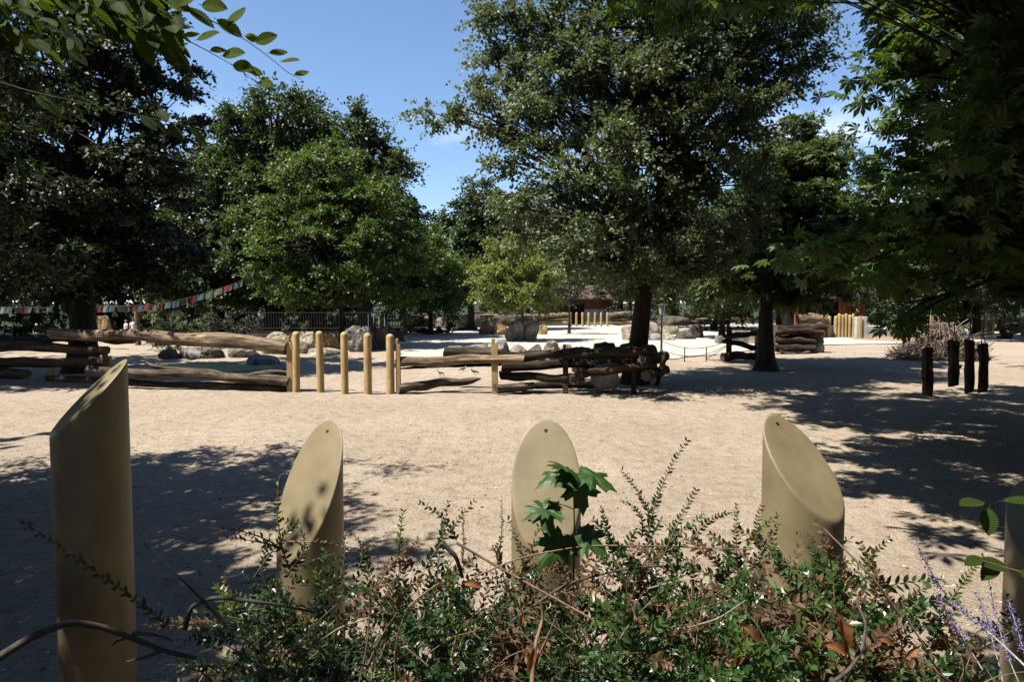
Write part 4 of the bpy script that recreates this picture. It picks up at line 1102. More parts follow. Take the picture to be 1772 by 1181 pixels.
# yellow-brown stone and pennant near the walkers
rock('upright tan slab left of the two walkers', 169, 189, 546, 578, 'rock_tan', depth=46, seed=161, sub=3, planes=6)
pn = thing('pennant', (*GY(262, 47), 0), 'thin pole with a yellow pennant beside the dark bush', 'pennant')
b = Buf(); tube(b, [(*GY(263, 47), 0), (*GY(264, 47), 1.6), (*GY(267, 47), 2.9)], 0.022, 6); b.build('pole', M['stem_pale'], pn)
b = Buf(); c_ = W(263, 545, 47); d_ = W(263, 562, 47)
vv = np.array([c_ + [-.02, 0, 0], c_ + [.26, 0.05, -.05], c_ + [.24, 0.0, -.35], d_ + [.0, 0, .1], d_ + [-.03, 0, 0]]); b.add(np.vstack([vv, vv + [0, .015, 0]]), t=[[0, 1, 2], [0, 2, 3], [0, 3, 4], [5, 7, 6], [5, 8, 7], [5, 9, 8]]); b.build('flag', plain('yellow_cloth', (0.6, 0.5, 0.05)), pn)
ps = thing('post', (*GY(238, 50), 0), 'grey round wooden post behind the right walker', 'post')
b = Buf(); tube(b, [(*GY(238, 50), 0), (*GY(238, 50), 1.3), (*GY(237, 50), 2.6)], [0.2, 0.19, 0.17], 10, rough=.04); b.build('shaft', M['log_pale'], ps, smooth=True)

# -------------------------------------------------- prayer flags
def cloth(name, c): return plain(name, c, 0.8, 8)
FC = [cloth('flag_blue', (0.05, 0.075, 0.10)), cloth('flag_white', (0.15, 0.165, 0.18)), cloth('flag_red', (0.12, 0.022, 0.022)), cloth('flag_green', (0.065, 0.10, 0.08)), cloth('flag_yellow', (0.10, 0.10, 0.06))]  # cloth colours muted to hold the shade the flags hang in
def flags(label, pts, n, Y, order, w=0.42, h=0.40):
    P = [W(px, py, Y_) for px, py, Y_ in pts]
    P = bez(P[0], 2 * P[1] - (P[0] + P[2]) / 2, P[2], n + 1)
    t = thing('flag_string', P[0], label, 'flags', 'strings of coloured flags')
    b = Buf(); tube(b, P, 0.012, 4); b.build('cord', M['rope'], t)
    rr = random.Random(n)
    for k in range(n):
        a = P[k]; c = P[k + 1]; d = (c - a); m0 = a + d * 0.08; m1 = a + d * 0.92
        sw = rr.uniform(-.12, .12); hh = h * rr.uniform(.85, 1.05)
        ncol, nrow = 3, 3
        V = []
        for r in range(nrow + 1):
            for c2 in range(ncol + 1):
                p = m0 + (m1 - m0) * c2 / ncol + np.array([sw * r / nrow * .4, sw * r / nrow + 0.03 * sin(c2 * 2.1 + k), -hh * r / nrow - 0.01])
                V.append(p)
        V = np.array(V); Q = [[r * 4 + c2, r * 4 + c2 + 1, r * 4 + c2 + 5, r * 4 + c2 + 4] for r in range(3) for c2 in range(3)]
        bb_ = Buf(); bb_.add(V, Q); o = bb_.build('flag', FC[order[k % len(order)]], t)
        md = o.modifiers.new('thick', 'SOLIDIFY'); md.thickness = 0.004
flags('string of small coloured flags rising to the right into the maple', [(262, 529, 44), (340, 512, 44), (440, 478, 44)], 12, 44, [1, 2, 0, 0, 3, 2, 0, 3, 4, 2, 3, 4, 2])
flags('string of white red and blue flags just left of the two walkers', [(168, 529, 44), (212, 530, 44), (262, 527, 44)], 8, 44, [2, 1, 0, 1, 3, 2, 0, 2])
flags('string of pale flags at the far left edge before the dark trunk', [(-10, 531, 44), (40, 532, 44), (92, 530, 44)], 9, 44, [2, 1, 0, 3, 2, 0, 1, 1, 0])

# -------------------------------------------------- lamp, rope barrier
lp = thing('lamp_post', (*GY(1145, 38.5), 0), 'slim dark lamp post with a pale lantern head behind the ruddy trunk', 'lamp post')
c_ = GY(1145, 38.5)
b = Buf(); lathe(b, (*c_, 0), [(0.11, 0), (0.11, 0.4), (0.07, 0.45), (0.06, 1.2), (0.05, 2.35), (0.07, 2.4), (0.07, 2.45)], 12); b.build('pole', M['metal_dark'], lp, smooth=True)
b = Buf(); lathe(b, (*c_, 0), [(0.10, 2.45), (0.13, 2.5), (0.20, 2.95), (0.2, 2.96)], 6); b.build('lantern', plain('lantern_glass', (0.25, 0.33, 0.31), 0.25), lp)
b = Buf(); lathe(b, (*c_, 0), [(0.27, 2.96), (0.27, 2.99), (0.12, 3.08), (0.02, 3.13)], 6); b.build('cap', M['metal_dark'], lp)
rp = thing('rope_barrier', (*GY(1200, 36), 0), 'low rope barrier with thin pins between lamp post and short log fence', 'barrier')
for px_ in (1185.5, 1223):
    c_ = GY(px_, 36.2); b = Buf(); tube(b, [(*c_, -0.1), (*c_, 0.35), (*c_, 0.78)], 0.03, 8); b.build('pin', M['metal_dark'], rp, smooth=True)
for z0, z1, z2, z3 in ((1.0, .75, .78, 1.15), (.5, .33, .42, .95)):
    pp = [np.array([*GY(1147, 38), z0]), np.array([*GY(1185.5, 36.2), z1]), np.array([*GY(1223, 36.2), z2]), np.array([*GY(1262, 36.5), z3])]
    for k in range(3):
        m = (pp[k] + pp[k + 1]) / 2 + [0, 0, -0.1]
        b = Buf(); tube(b, bez(pp[k], m, pp[k + 1], 8), 0.02, 5); b.build('rope', M['rope'], rp)
b = Buf(); tube(b, bez(pp[2] - [0, 0, .25], (pp[2] + pp[3]) / 2 - [0, 0, .2], pp[3] - [0, 0, .05], 7), 0.02, 5); b.build('rope', M['rope'], rp)

# -------------------------------------------------- hanging logs
hl = [(1609, 603, 685, 16, 18.2, 'leftmost hanging log, thinner, with a knot'), (1654, 590, 668, 18, 20, 'second hanging log from the left, shortest drop'), (1682, 590, 680, 17, 18.6, 'third hanging log from the left'), (1704, 596, 680, 16, 18.4, 'rightmost hanging log with a rope loop on top')]
for px_, t_, b_, w_, Y_, l_ in hl:
    c = GY(px_, Y_); zt = W(0, t_, Y_)[2]; zb = W(0, b_, Y_)[2]; r_ = w_ / FPX * Y_ / 2
    t = thing('hanging_log', (*c, zb), l_ + ' under the right tree', 'log', 'logs hanging under the near chestnut')
    put_log((c[0], c[1], zb), (c[0] - 0.04, c[1], zt), r_, r_ * 1.03, 'log_brown', t, name='log', wob=0.02, n=14, rough=0.09)
    b = Buf()
    tube(b, [(c[0] - r_ * .7, c[1], zt - .05), (c[0] - .04, c[1], zt + .22), (c[0] + r_ * .6, c[1], zt - .05)], 0.018, 6)
    tube(b, [(c[0] - .04, c[1], zt + .2), (c[0] - .04, c[1] - .1, zt + 2.0), (c[0], c[1] - .3, 6.3)], 0.016, 6)
    b.build('chain', M['metal_dark'], t)
    for kk in range(3):
        a_ = random.uniform(0, 6.28); z_ = random.uniform(zb + .2, zt - .1)
        p0 = np.array([c[0] + cos(a_) * r_ * .8, c[1] + sin(a_) * r_ * .8, z_])
        put_log(p0, p0 + np.array([cos(a_) * .07, sin(a_) * .07, .05]), 0.035, .025, 'log_brown', t, name='branch_stub', n=7, m=4, wob=0)

# -------------------------------------------------- stick pile
sp = G(1652, 626)
sp = np.array([sp[0], sp[1] + 1.6, 0])
tp_ = thing('stick_pile', sp, 'wide heap of leaning dry sticks and branches beneath the near chestnut', 'stick pile')
rr = np.random.default_rng(5)
smesh = []
for k in range(14):
    r2 = np.random.default_rng(200 + k)
    n_ = 6; s = np.linspace(0, 1, n_); P = np.stack([s, 0.05 * np.cumsum(r2.normal(0, .35, n_)), 0.05 * np.cumsum(r2.normal(0, .35, n_))], -1)
    b = Buf(); tube(b, P, np.linspace(0.020, 0.009, n_), 5)
    smesh.append(b.mesh('stick', M['stick'] if k % 3 else M['stick_dark'], smooth=True))
for k in range(290):
    a = rr.uniform(0, 2 * pi)
    if rr.random() < 0.6: a = rr.uniform(pi, 2 * pi)
    rad = rr.uniform(1.3, 2.75) * (0.8 if abs(cos(a)) < 0.5 else 1)
    foot = np.array([cos(a) * rad, sin(a) * rad * 0.75, rr.uniform(0, .25) if rr.random() < .7 else rr.uniform(.2, 1.0)])
    a2 = a + rr.normal(0, 0.55)
    hh = rr.uniform(0.9, 2.7) * (1.25 - rad / 3.2)
    if k < 8: hh = rr.uniform(2.1, 2.8)
    top_ = np.array([cos(a2) * rad * rr.uniform(-.1, .4), sin(a2) * rad * .4 * rr.uniform(0, 1), hh])
    if rr.random() < 0.55:
        foot[:2] *= rr.uniform(.3, 1); foot[2] = rr.uniform(.1, 1.9) * (1.15 - np.hypot(*foot[:2]) / 2.9)
        top_ = foot + np.array([rr.normal(0, .75), rr.normal(0, .45), rr.uniform(-.3, .7)]); top_[2] = max(.1, top_[2])
    d = Vector(top_ - foot)
    o = bpy.data.objects.new('stick', smesh[k % 14]); COL.objects.link(o); o.parent = tp_
    o.location = foot; o.rotation_mode = 'QUATERNION'; o.rotation_quaternion = d.to_track_quat('X', 'Z')
    th_ = rr.uniform(0.9, 2.6); o.scale = (d.length * rr.uniform(1.0, 1.15), th_ if th_ > 1 else 1, th_ if th_ > 1 else 1)
b = Buf()
for k in range(650):
    a = rr.uniform(0, 2 * pi); r0_ = 2.5 * sqrt(rr.random()); z0_ = max(.04, (1 - r0_ / 2.7) * 1.9 * rr.uniform(.55, 1.05))
    c0 = sp + np.array([cos(a) * r0_, sin(a) * r0_ * .75, z0_]); dv = rr.normal(0, 1, 3) * [.35, .25, .28] + np.array([-cos(a), -sin(a) * .6, .8]) * rr.uniform(0, .35)
    tube(b, [c0 - dv, c0 + rr.normal(0, .04, 3), c0 + dv], [.018, .014, .007], 4, cap=False)
b.v = [np.maximum(v_, [-1e9, -1e9, .01]).astype(np.float32) for v_ in b.v]
b.build('small_sticks', M['stick_dark'], tp_, kind='stuff')
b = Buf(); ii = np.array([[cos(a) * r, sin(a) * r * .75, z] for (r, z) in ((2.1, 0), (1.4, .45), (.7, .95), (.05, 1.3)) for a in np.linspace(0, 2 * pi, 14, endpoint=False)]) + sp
i = np.arange(3)[:, None] * 14; j = np.arange(14)[None, :]; b.add(ii + rr.normal(0, .06, ii.shape), np.stack([i + j, i + (j + 1) % 14, i + 14 + (j + 1) % 14, i + 14 + j], -1).reshape(-1, 4)); b.build('shade_core', M['shade_in'], tp_)  # near-black cone standing for the shade deep between the sticks

# -------------------------------------------------- birds on the sand
def bird(px, py, label, rz):
    p = G(px, py)
    t = thing('pigeon', p, label, 'bird', 'pigeons on the sand')
    R = np.array([[cos(rz), -sin(rz), 0], [sin(rz), cos(rz), 0], [0, 0, 1]])
    def tr(P): return (np.array(P) @ R.T) + p
    b = Buf(); tube(b, tr([(-.17, 0, .09), (-.10, 0, .105), (-.02, 0, .12), (.06, 0, .15), (.10, 0, .19), (.115, 0, .225), (.14, 0, .235), (.155, 0, .23)]), [.012, .04, .062, .052, .032, .024, .024, .008], 10); b.build('body', plain('pigeon_grey', (.16, .17, .19)), t, smooth=True)
    b = Buf(); tube(b, tr([(-.26, 0, .07), (-.2, 0, .08), (-.12, 0, .095)]), [.012, .022, .02], 6); b.build('tail', plain('dark_feather', (.03, .03, .035)), t)
    for s_ in (-1, 1):
        b = Buf(); tube(b, tr([(-.18, s_ * .03, .11), (-.08, s_ * .055, .13), (.02, s_ * .045, .14)]), [.008, .03, .02], 6); b.build('wing', plain('wing_feather', (.09, .09, .1)), t)
        b = Buf(); tube(b, tr([(0, s_ * .025, 0), (-.005, s_ * .025, .08)]), .006, 4); b.build('leg', plain('leg_pink', (.35, .12, .1)), t)
    b = Buf(); tube(b, tr([(.155, 0, .23), (.185, 0, .222)]), [.007, .002], 5); b.build('beak', M['metal_dark'], t)
bird(761, 650, 'pigeon standing on the sand above the tapering log, leftmost of three', 2.6)
bird(802, 643, 'pigeon standing on the sand, middle one of three', 0.5)
bird(820, 648, 'pale pigeon near the yellow fence post, rightmost of three', 3.6)

# -------------------------------------------------- people
def person(base, h, face, label, shirt, trousers, hair, stride=0.12, arm=0.15):
    t = thing('person', base, label, 'person', None, rz=face)
    s = h / 1.75
    skin = bpy.data.materials.get('skin') or plain('skin', (.45, .27, .19), .6)
    def sk(name, verts, edges, m, lvl=1):
        me = bpy.data.meshes.new(name)
        me.from_pydata([tuple(np.array(v[:3]) * s) for v in verts], edges, [])
        me.materials.append(m)
        o = bpy.data.objects.new(name, me); COL.objects.link(o); o.parent = t
        md = o.modifiers.new('skin', 'SKIN')
        for k, v in enumerate(verts):
            me.skin_vertices[0].data[k].radius = (v[3] * s, v[4] * s)
        me.skin_vertices[0].data[0].use_root = True
        md.use_smooth_shade = True
        sb = o.modifiers.new('sub', 'SUBSURF'); sb.levels = lvl; sb.render_levels = lvl
        return o
    for_me = []
    # x forward, y left
    V = [(0, 0, .95, .13, .10), (0, 0, 1.15, .12, .09), (0, 0, 1.38, .14, .10), (0, 0, 1.5, .055, .055), (.01, 0, 1.58, .07, .06), (.015, 0, 1.66, .085, .075), (.01, 0, 1.74, .05, .05),
         (0, .10, .88, .085, .085), (stride, .10, .5, .055, .055), (stride * .6, .10, .09, .04, .04), (stride * .6 + .13, .10, .04, .035, .03),
         (0, -.10, .88, .085, .085), (-stride * .3, -.10, .5, .055, .055), (-stride * 1.6, -.10, .12, .04, .04), (-stride * 1.6 + .12, -.10, .05, .035, .03),
         (0, .19, 1.40, .05, .05), (-.03, .24, 1.13, .038, .038), (arm, .23, .92, .028, .028), (arm + .06, .22, .85, .03, .02),
         (0, -.19, 1.40, .05, .05), (0, -.24, 1.13, .038, .038), (arm, -.23, .92, .028, .028), (arm + .06, -.22, .85, .03, .02)]
    E = [(0, 1), (1, 2), (2, 3), (3, 4), (4, 5), (5, 6), (0, 7), (7, 8), (8, 9), (9, 10), (0, 11), (11, 12), (12, 13), (13, 14), (2, 15), (15, 16), (16, 17), (17, 18), (2, 19), (19, 20), (20, 21), (21, 22)]
    me = bpy.data.meshes.new('body')
    def rebuild():
        pass
    sk2 = []
    try:
        o = sk('body', V, E, skin)
    except Exception as ex:
        print('skin fallback', ex)
    sh = Buf()
    def T(P): 
        P = np.array(P, float) * s; c, n_ = cos(face), sin(face)
        return np.stack([P[:, 0] * c - P[:, 1] * n_, P[:, 0] * n_ + P[:, 1] * c, P[:, 2]], -1) + np.array(base)
    def cl(name, chains, m):
        b = Buf()
        for P, r in chains: tube(b, np.array(P, float) * s + np.array(t.location), np.array(r) * s, 12)
        b.build(name, m, t, smooth=True)
    cl('shirt', [([(0, 0, .90), (0, 0, 1.05), (0, 0, 1.25), (0, 0, 1.4), (0, 0, 1.47)], [.165, .16, .175, .17, .09]), ([(0, .12, 1.41), (0, .20, 1.38), (-.02, .235, 1.2)], [.07, .075, .062]), ([(0, -.12, 1.41), (0, -.20, 1.38), (0, -.235, 1.2)], [.07, .075, .062])], shirt)
    cl('trousers', [([(0, .04, .98), (0, .09, .86), (stride, .10, .5), (stride * .6, .10, .12)], [.12, .11, .08, .065]), ([(0, -.04, .98), (0, -.09, .86), (-stride * .3, -.10, .5), (-stride * 1.6, -.10, .15)], [.12, .11, .08, .065])], trousers)
    b = Buf(); lathe(b, np.array([-.01 * s, 0, 0]) + np.array(t.location), [(.10 * s, 1.64 * s), (.108 * s, 1.70 * s), (.095 * s, 1.76 * s), (.05 * s, 1.795 * s), (.005, 1.80 * s)], 12); b.build('hair', hair, t, smooth=True)
    return t
whitec = plain('white_cloth', (.75, .75, .76)); navy = plain('navy_cloth', (.03, .04, .08)); blackc = plain('black_cloth', (.02, .02, .022)); hairb = plain('brown_hair', (.10, .055, .03)); hairl = plain('fair_hair', (.35, .22, .11)); bluec = plain('pale_blue_cloth', (.33, .42, .6)); greyc = plain('pale_grey_cloth', (.5, .5, .52))
Yp_ = 58
person((*GY(218, Yp_), 0), 1.62, -2.2, 'person walking in a white top and dark trousers, left of the pair', whitec, blackc, hairl)
person((*GY(231, Yp_ - 1), 0), 1.78, -1.2, 'person walking in a white t-shirt and navy trousers, right of the pair', whitec, navy, hairb)
person((*GY(452, 57), .9), 1.7, -1.5, 'person in a pale blue top standing behind the dark railing', bluec, navy, hairb, stride=.03)
person((*GY(63, 55), -.2), 1.6, -1.0, 'person in a pale grey top behind the left log fence, under the flags', greyc, navy, greyc, stride=.05)

# ------------------------------------------------------------------ big slanted posts
def big_post(px, Y, top_py, width_px, dH, az, label, dy=0.0):
    """az: direction the cut face looks down towards (radians, 0 = +x)"""
    off = (px - 886) / FPX
    r = width_px / 2 / FPX * Y / sqrt(1 + off * off)
    x = off * Y
    peak_y = Y - sin(az) * r
    ztop = W(0, top_py, peak_y)[2]
    zc = ztop - dH / 2
    t = thing('slanted_post', (x, Y, 0), label, 'post', 'thick slant-cut posts before the hedge')
    n = 72
    th = np.arange(n) * 2 * pi / n
    def plane(rho): return zc - (dH / 2 / r) * rho * np.cos(th - az)
    slope = dH / 2 / r
    # inward offset of the rim for a rounded edge
    rings = []
    rings.append((r * np.ones(n), np.full(n, -0.3)))
    rings.append((r * np.ones(n), np.full(n, 0.8)))
    rings.append((r * np.ones(n), plane(r) - 0.030))
    rings.append((r * np.ones(n), plane(r) - 0.016))
    rings.append(((r - 0.0025) * np.ones(n), plane(r - .0025) - 0.006))
    rings.append(((r - 0.007) * np.ones(n), plane(r - .007) - 0.0012))
    rings.append(((r - 0.013) * np.ones(n), plane(r - .013)))
    for f in (0.85, 0.5, 0.2): rings.append((r * f * np.ones(n), plane(r * f)))
    V = np.concatenate([np.stack([x + a * np.cos(th), Y + a * np.sin(th), z], -1) for a, z in rings])
    m = len(rings)
    i = np.arange(m - 1)[:, None] * n; j = np.arange(n)[None, :]; j2 = (j + 1) % n
    b = Buf(); b.add(np.vstack([V, [[x, Y, zc]]]), np.stack([i + j, i + j2, i + n + j2, i + n + j], -1).reshape(-1, 4), [[(m - 1) * n + k, (m - 1) * n + (k + 1) % n, m * n] for k in range(n)])
    b.build('shaft', M['khaki'], t, smooth=True)
    # bolt hole near the cut face's upper end, its dark painted on a disc
    nrm = Vector((cos(az) * slope, sin(az) * slope, 1)).normalized()
    pc_ = np.array([x - cos(az) * r * 0.80, Y - sin(az) * r * 0.80, zc + slope * r * 0.80])
    qd = nrm.to_track_quat('Z', 'Y')
    b = Buf()
    rr_ = 0.0115
    prof = [(rr_ * 1.12, -.001), (rr_ * 1.12, .0012), (rr_, .0014), (rr_ * 0.5, 0.0009), (0.0005, 0.0007)]
    lathe(b, (0, 0, 0), prof, 14)
    me = b.mesh('bolt_hole', M['hole'])
    o = bpy.data.objects.new('bolt_hole', me); COL.objects.link(o); o.parent = t; o.location = Vector(pc_) - t.location + nrm * 0.0005; o.rotation_mode = 'QUATERNION'; o.rotation_quaternion = qd
    return t
big_post(150, 4.7, 620, 141, 0.50, radians(218), 'tallest thick slant-cut post, at the left in shade')
big_post(531, 5.0, 724, 120, 0.95, radians(242), 'second thick slant-cut post from the left, face turned left')
big_post(946, 4.45, 724, 122, 0.80, radians(268), 'thick slant-cut post facing the camera behind the maple seedling')
big_post(1396, 4.1, 717, 147, 0.56, radians(302), 'thick slant-cut post with its face turned right')
big_post(1822, 4.2, 826, 140, 0.5, radians(250), 'thick post cut off by the right edge')

# ------------------------------------------------------------------ hornbeam overhead at left
hb = thing('hornbeam_tree', (-9.0, 2.2, 1.2), 'near hornbeam whose toothed leafy branches hang in at the upper left', 'tree')
TB = Buf(); BB = Buf(); CB = Buf()
TP = np.array([[-9.0, 2.2, z] for z in np.linspace(1.0, 12, 16)]) + np.stack([0.3 * np.sin(np.linspace(0, 3, 16)), 0.2 * np.sin(np.linspace(0, 4, 16)), np.zeros(16)], -1)
tube(TB, TP, np.linspace(.36, .1, 16), 14, rough=.05, seed=3)
hl_ = [((-10.5, 3, 9), 4.0, 3.8, 3.0), ((-8.3, 5.0, 7.5), 2.3, 2.6, 1.9), ((-10.0, 7.5, 7.5), 3.2, 3.0, 2.6), ((-6.4, 4.3, 7.8), 1.4, 1.5, 1.2), ((-9.6, 10.0, 7.2), 2.3, 2.4, 2.2), ((-4.7, 1.1, 6.9), 1.4, 1.4, 1.0), ((-13, 6, 6.5), 3, 4, 3.2), ((-3.6, 0.2, 6.6), 1.4, 1.5, 1.0), ((-10.0, 10.4, 5.0), 1.8, 1.9, 1.5), ((-7.9, 8.2, 5.6), 1.3, 1.6, 1.2), ((-12, 10, 4.6), 2.5, 2.5, 2.0), ((-8.6, 9.2, 7.8), 2.0, 2.4, 1.6), ((-7.4, 6.6, 8.2), 1.8, 2.2, 1.3), ((-9.3, 11.6, 6.6), 1.9, 1.9, 2.0), ((-9.6, 12.0, 4.3), 1.7, 1.6, 1.2), ((-8.0, 10.8, 8.4), 1.4, 1.6, 1.3), ((-6.9, 3.9, 6.9), 1.3, 1.3, 0.8), ((-6.5, 3.5, 8.2), 1.1, 1.2, 0.8), ((-8.6, 6.6, 6.4), 2.0, 2.4, 1.3), ((-13, 8, 9.5), 3.5, 4.0, 2.3), ((-9.3, 3.9, 10.6), 2.4, 2.6, 1.5)]
crown(CB, BB, TP, [(np.array(a), b_, c_, d_) for a, b_, c_, d_ in hl_], 700, 125000, 0.125, 'simple', 51, clump_r=0.72, twigs=14, limb_r=0.09, br=0.02, flat=.45, up=1.0, jit=.5, shell=.25)
TB.build('trunk', M['bark'], hb, smooth=True); BB.build('branches', M['bark'], hb, smooth=True); CB.build('crown', M['lf_horn'], hb)

M['lf_toothed'] = leaf_mat('toothed_leaf', (0.034, 0.06, 0.008), (0.075, 0.12, 0.014), 0.5, 0.75, 0.08, tcol=(0.26, 0.36, 0.02))  # brighter copy of the hornbeam leaf, sunlight put into its colour
def horn_leaf_mesh(seed):
    """ovate, doubly toothed, corrugated along its side veins"""
    rr = np.random.default_rng(seed)
    nv = 11
    V = []; 
    s = np.linspace(0, 1, nv * 2 + 1)
    for k, u in enumerate(s):
        w = 0.34 * (sin(pi * min(1, u * 0.97 + 0.02)) ** 0.72) * (1 - 0.25 * u)
        w *= 1.0 if k % 2 == 0 else 0.93
        f = 0.006 * (1 if k % 2 else -1)
        bend = -0.16 * u * u
        V.append([(-w, u + (0.03 if k % 2 == 0 else 0), bend + 0.035 - f), (-w * .5, u + .0, bend + .018 + f * .8), (0, u - 0.0, bend), (w * .5, u, bend + .018 + f * .8), (w, u + (0.03 if k % 2 == 0 else 0), bend + .035 - f)])
    V = np.array(V).reshape(-1, 3)
    V[:, 0] += 0.03 * np.sin(V[:, 1] * 3 + seed)
    Q = [[r * 5 + c, r * 5 + c + 1, r * 5 + c + 6, r * 5 + c + 5] for r in range(nv * 2) for c in range(4)]
    T = np.repeat(np.where(np.arange(nv * 2) % 2 == 0, .8, .5), 4)
    b = Buf(); b.add(V, Q, tone=np.clip(T + rr.normal(0, .04, len(Q)), 0, 1))
    # stalk
    tube(b, [(0, -.14, .02), (0, 0, 0), (0, .5, -.038), (0, .98, -.155)], [.012, .012, .009, .003], 4, tone=1.0)
    return b.mesh('leaf', M['lf_toothed'], smooth=False)
HL = [horn_leaf_mesh(k) for k in range(5)]
M['lf_toothed_shaded'] = leaf_mat('toothed_leaf_shaded', (0.016, 0.032, 0.006), (0.036, 0.062, 0.010), 0.4, 0.7, 0.12, tcol=(0.10, 0.155, 0.012))  # same leaf darkened for the inner mass, shade put into its colour
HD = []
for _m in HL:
    _c = _m.copy(); _c.materials[0] = M['lf_toothed_shaded']; HD.append(_c)
def put_leaf_obj(parent, me, pos, d, nrm, size, name='leaf', label=None):
    d = Vector(d).normalized(); n_ = Vector(nrm); s_ = d.cross(n_).normalized(); u_ = s_.cross(d).normalized()
    Mx = Matrix(((s_.x, d.x, u_.x), (s_.y, d.y, u_.y), (s_.z, d.z, u_.z)))
    o = bpy.data.objects.new(name, me); COL.objects.link(o); o.parent = parent
    o.rotation_mode = 'QUATERNION'; o.rotation_quaternion = Mx.to_quaternion()
    o.location = Vector([float(a) for a in pos]) - parent.location
    o.scale = (size,) * 3
    return o
tw = thing('hornbeam_branch', W(-40, 30, 2.3), 'hornbeam branch with toothed green leaves and two tips hanging against the sky', 'branch')
BT = Buf()
rr = np.random.default_rng(77)
def twig(pts, Y, r0, r1, leaves=None, spacing=0.035, ls=0.062, alt=True, z_up=1.0):
    P = [W(px, py, Y + dY) for px, py, dY in pts]
    P = np.array(P)
    Q_ = []
    m = len(P)
    for s in np.linspace(0, m - 1, m * 5):
        k = min(int(s), m - 2); f = s - k; Q_.append(P[k] * (1 - f) + P[k + 1] * f)
    Q_ = np.array(Q_)
    for _ in range(2): Q_[1:-1] = (Q_[:-2] + 2 * Q_[1:-1] + Q_[2:]) / 4
    b = Buf(); tube(b, Q_, np.linspace(r0, r1, len(Q_)), 6); b.build('shoot', M['twig_grey'], tw, smooth=True)
    return Q_
# two tips against the sky (photo pixels along the shoot)
t1 = twig([(270, -30, 0), (310, 12, 0), (372, 38, 0), (418, 64, 0), (462, 95, 0), (497, 125, 0), (522, 137, 0)], 2.2, .0022, .0008)
t2 = twig([(250, 20, .1), (310, 62, .1), (360, 88, .1), (402, 112, .1), (450, 145, .1)], 2.2, .0022, .0008)
# each leaf: base px, tip px, base face turn
L1 = [((322, 14), (372, 42), 1.0, 38), ((306, 8), (340, -12), 1, 0), ((350, 8), (394, 12), .9, 0), ((376, 34), (418, 60), 1, 0), ((396, 45), (420, 8), 1, 0), ((424, 62), (450, 66), 1, 0), ((442, 72), (478, 60), 1, 0), ((466, 92), (497, 87), 1, 0),
      ((488, 106), (515, 100), 1, 0), ((510, 130), (534, 121), 1, 0), ((330, 20), (290, -6), 1, 0), ((470, 96), (468, 96), 0, 0),
      ((364, 88), (392, 84), 1, 0), ((386, 96), (420, 88), 1, 0), ((404, 112), (436, 118), 1, 0), ((422, 118), (452, 122), 1, 0), ((436, 128), (456, 126), 1, 0), ((448, 142), (472, 146), 1, 0), ((318, 64), (345, 55), 1, 0), ((342, 68), (375, 52), 1, 0), ((310, 48), (332, 44), 1, 0), ((452, 140), (466, 132), 1, 0)]
for (a, b_, s_, _) in L1:
    if s_ == 0: continue
    A = W(a[0], a[1], 2.2); B = W(b_[0], b_[1], 2.2 + rr.uniform(-.03, .03)); d = B - A; ln = float(np.linalg.norm(d))
    nr = (rr.normal(0, .2), -0.95, .5 + rr.normal(0, .25))
    put_leaf_obj(tw, HL[int(rr.integers(5))], A, d, nr, ln * s_ * 1.0)
# leafy mass at the top left: shoots fanning from the upper left corner
cnt = len(tw.children)
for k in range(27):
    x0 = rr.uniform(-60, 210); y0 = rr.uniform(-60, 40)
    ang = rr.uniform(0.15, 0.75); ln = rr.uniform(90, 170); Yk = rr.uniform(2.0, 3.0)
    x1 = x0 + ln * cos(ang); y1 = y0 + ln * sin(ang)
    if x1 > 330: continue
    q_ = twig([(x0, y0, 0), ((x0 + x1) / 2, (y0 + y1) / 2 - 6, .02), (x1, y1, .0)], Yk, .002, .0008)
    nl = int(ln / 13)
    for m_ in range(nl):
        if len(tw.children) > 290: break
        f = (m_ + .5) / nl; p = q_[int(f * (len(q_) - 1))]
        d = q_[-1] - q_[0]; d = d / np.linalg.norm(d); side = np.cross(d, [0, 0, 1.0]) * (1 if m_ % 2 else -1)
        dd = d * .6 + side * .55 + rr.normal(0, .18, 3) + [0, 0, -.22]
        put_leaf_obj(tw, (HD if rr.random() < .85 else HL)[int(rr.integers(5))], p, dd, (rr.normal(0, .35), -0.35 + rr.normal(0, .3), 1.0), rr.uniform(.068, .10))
# a few heart-shaped shade-toned leaves lower down
for (px_, py_) in ((75, 175), (62, 165), (262, 205), (275, 190), (245, 200), (290, 215), (328, 222), (120, 85)):
    p = W(px_, py_, 2.9); put_leaf_obj(tw, HD[int(rr.integers(5))], p, (.7, rr.normal(0, .3), -.6), (0.1, -.6, .8), .085)
q_ = twig([(-40, 130, 0), (60, 160, 0), (180, 185, 0), (330, 220, 0)], 2.9, .0025, .001)

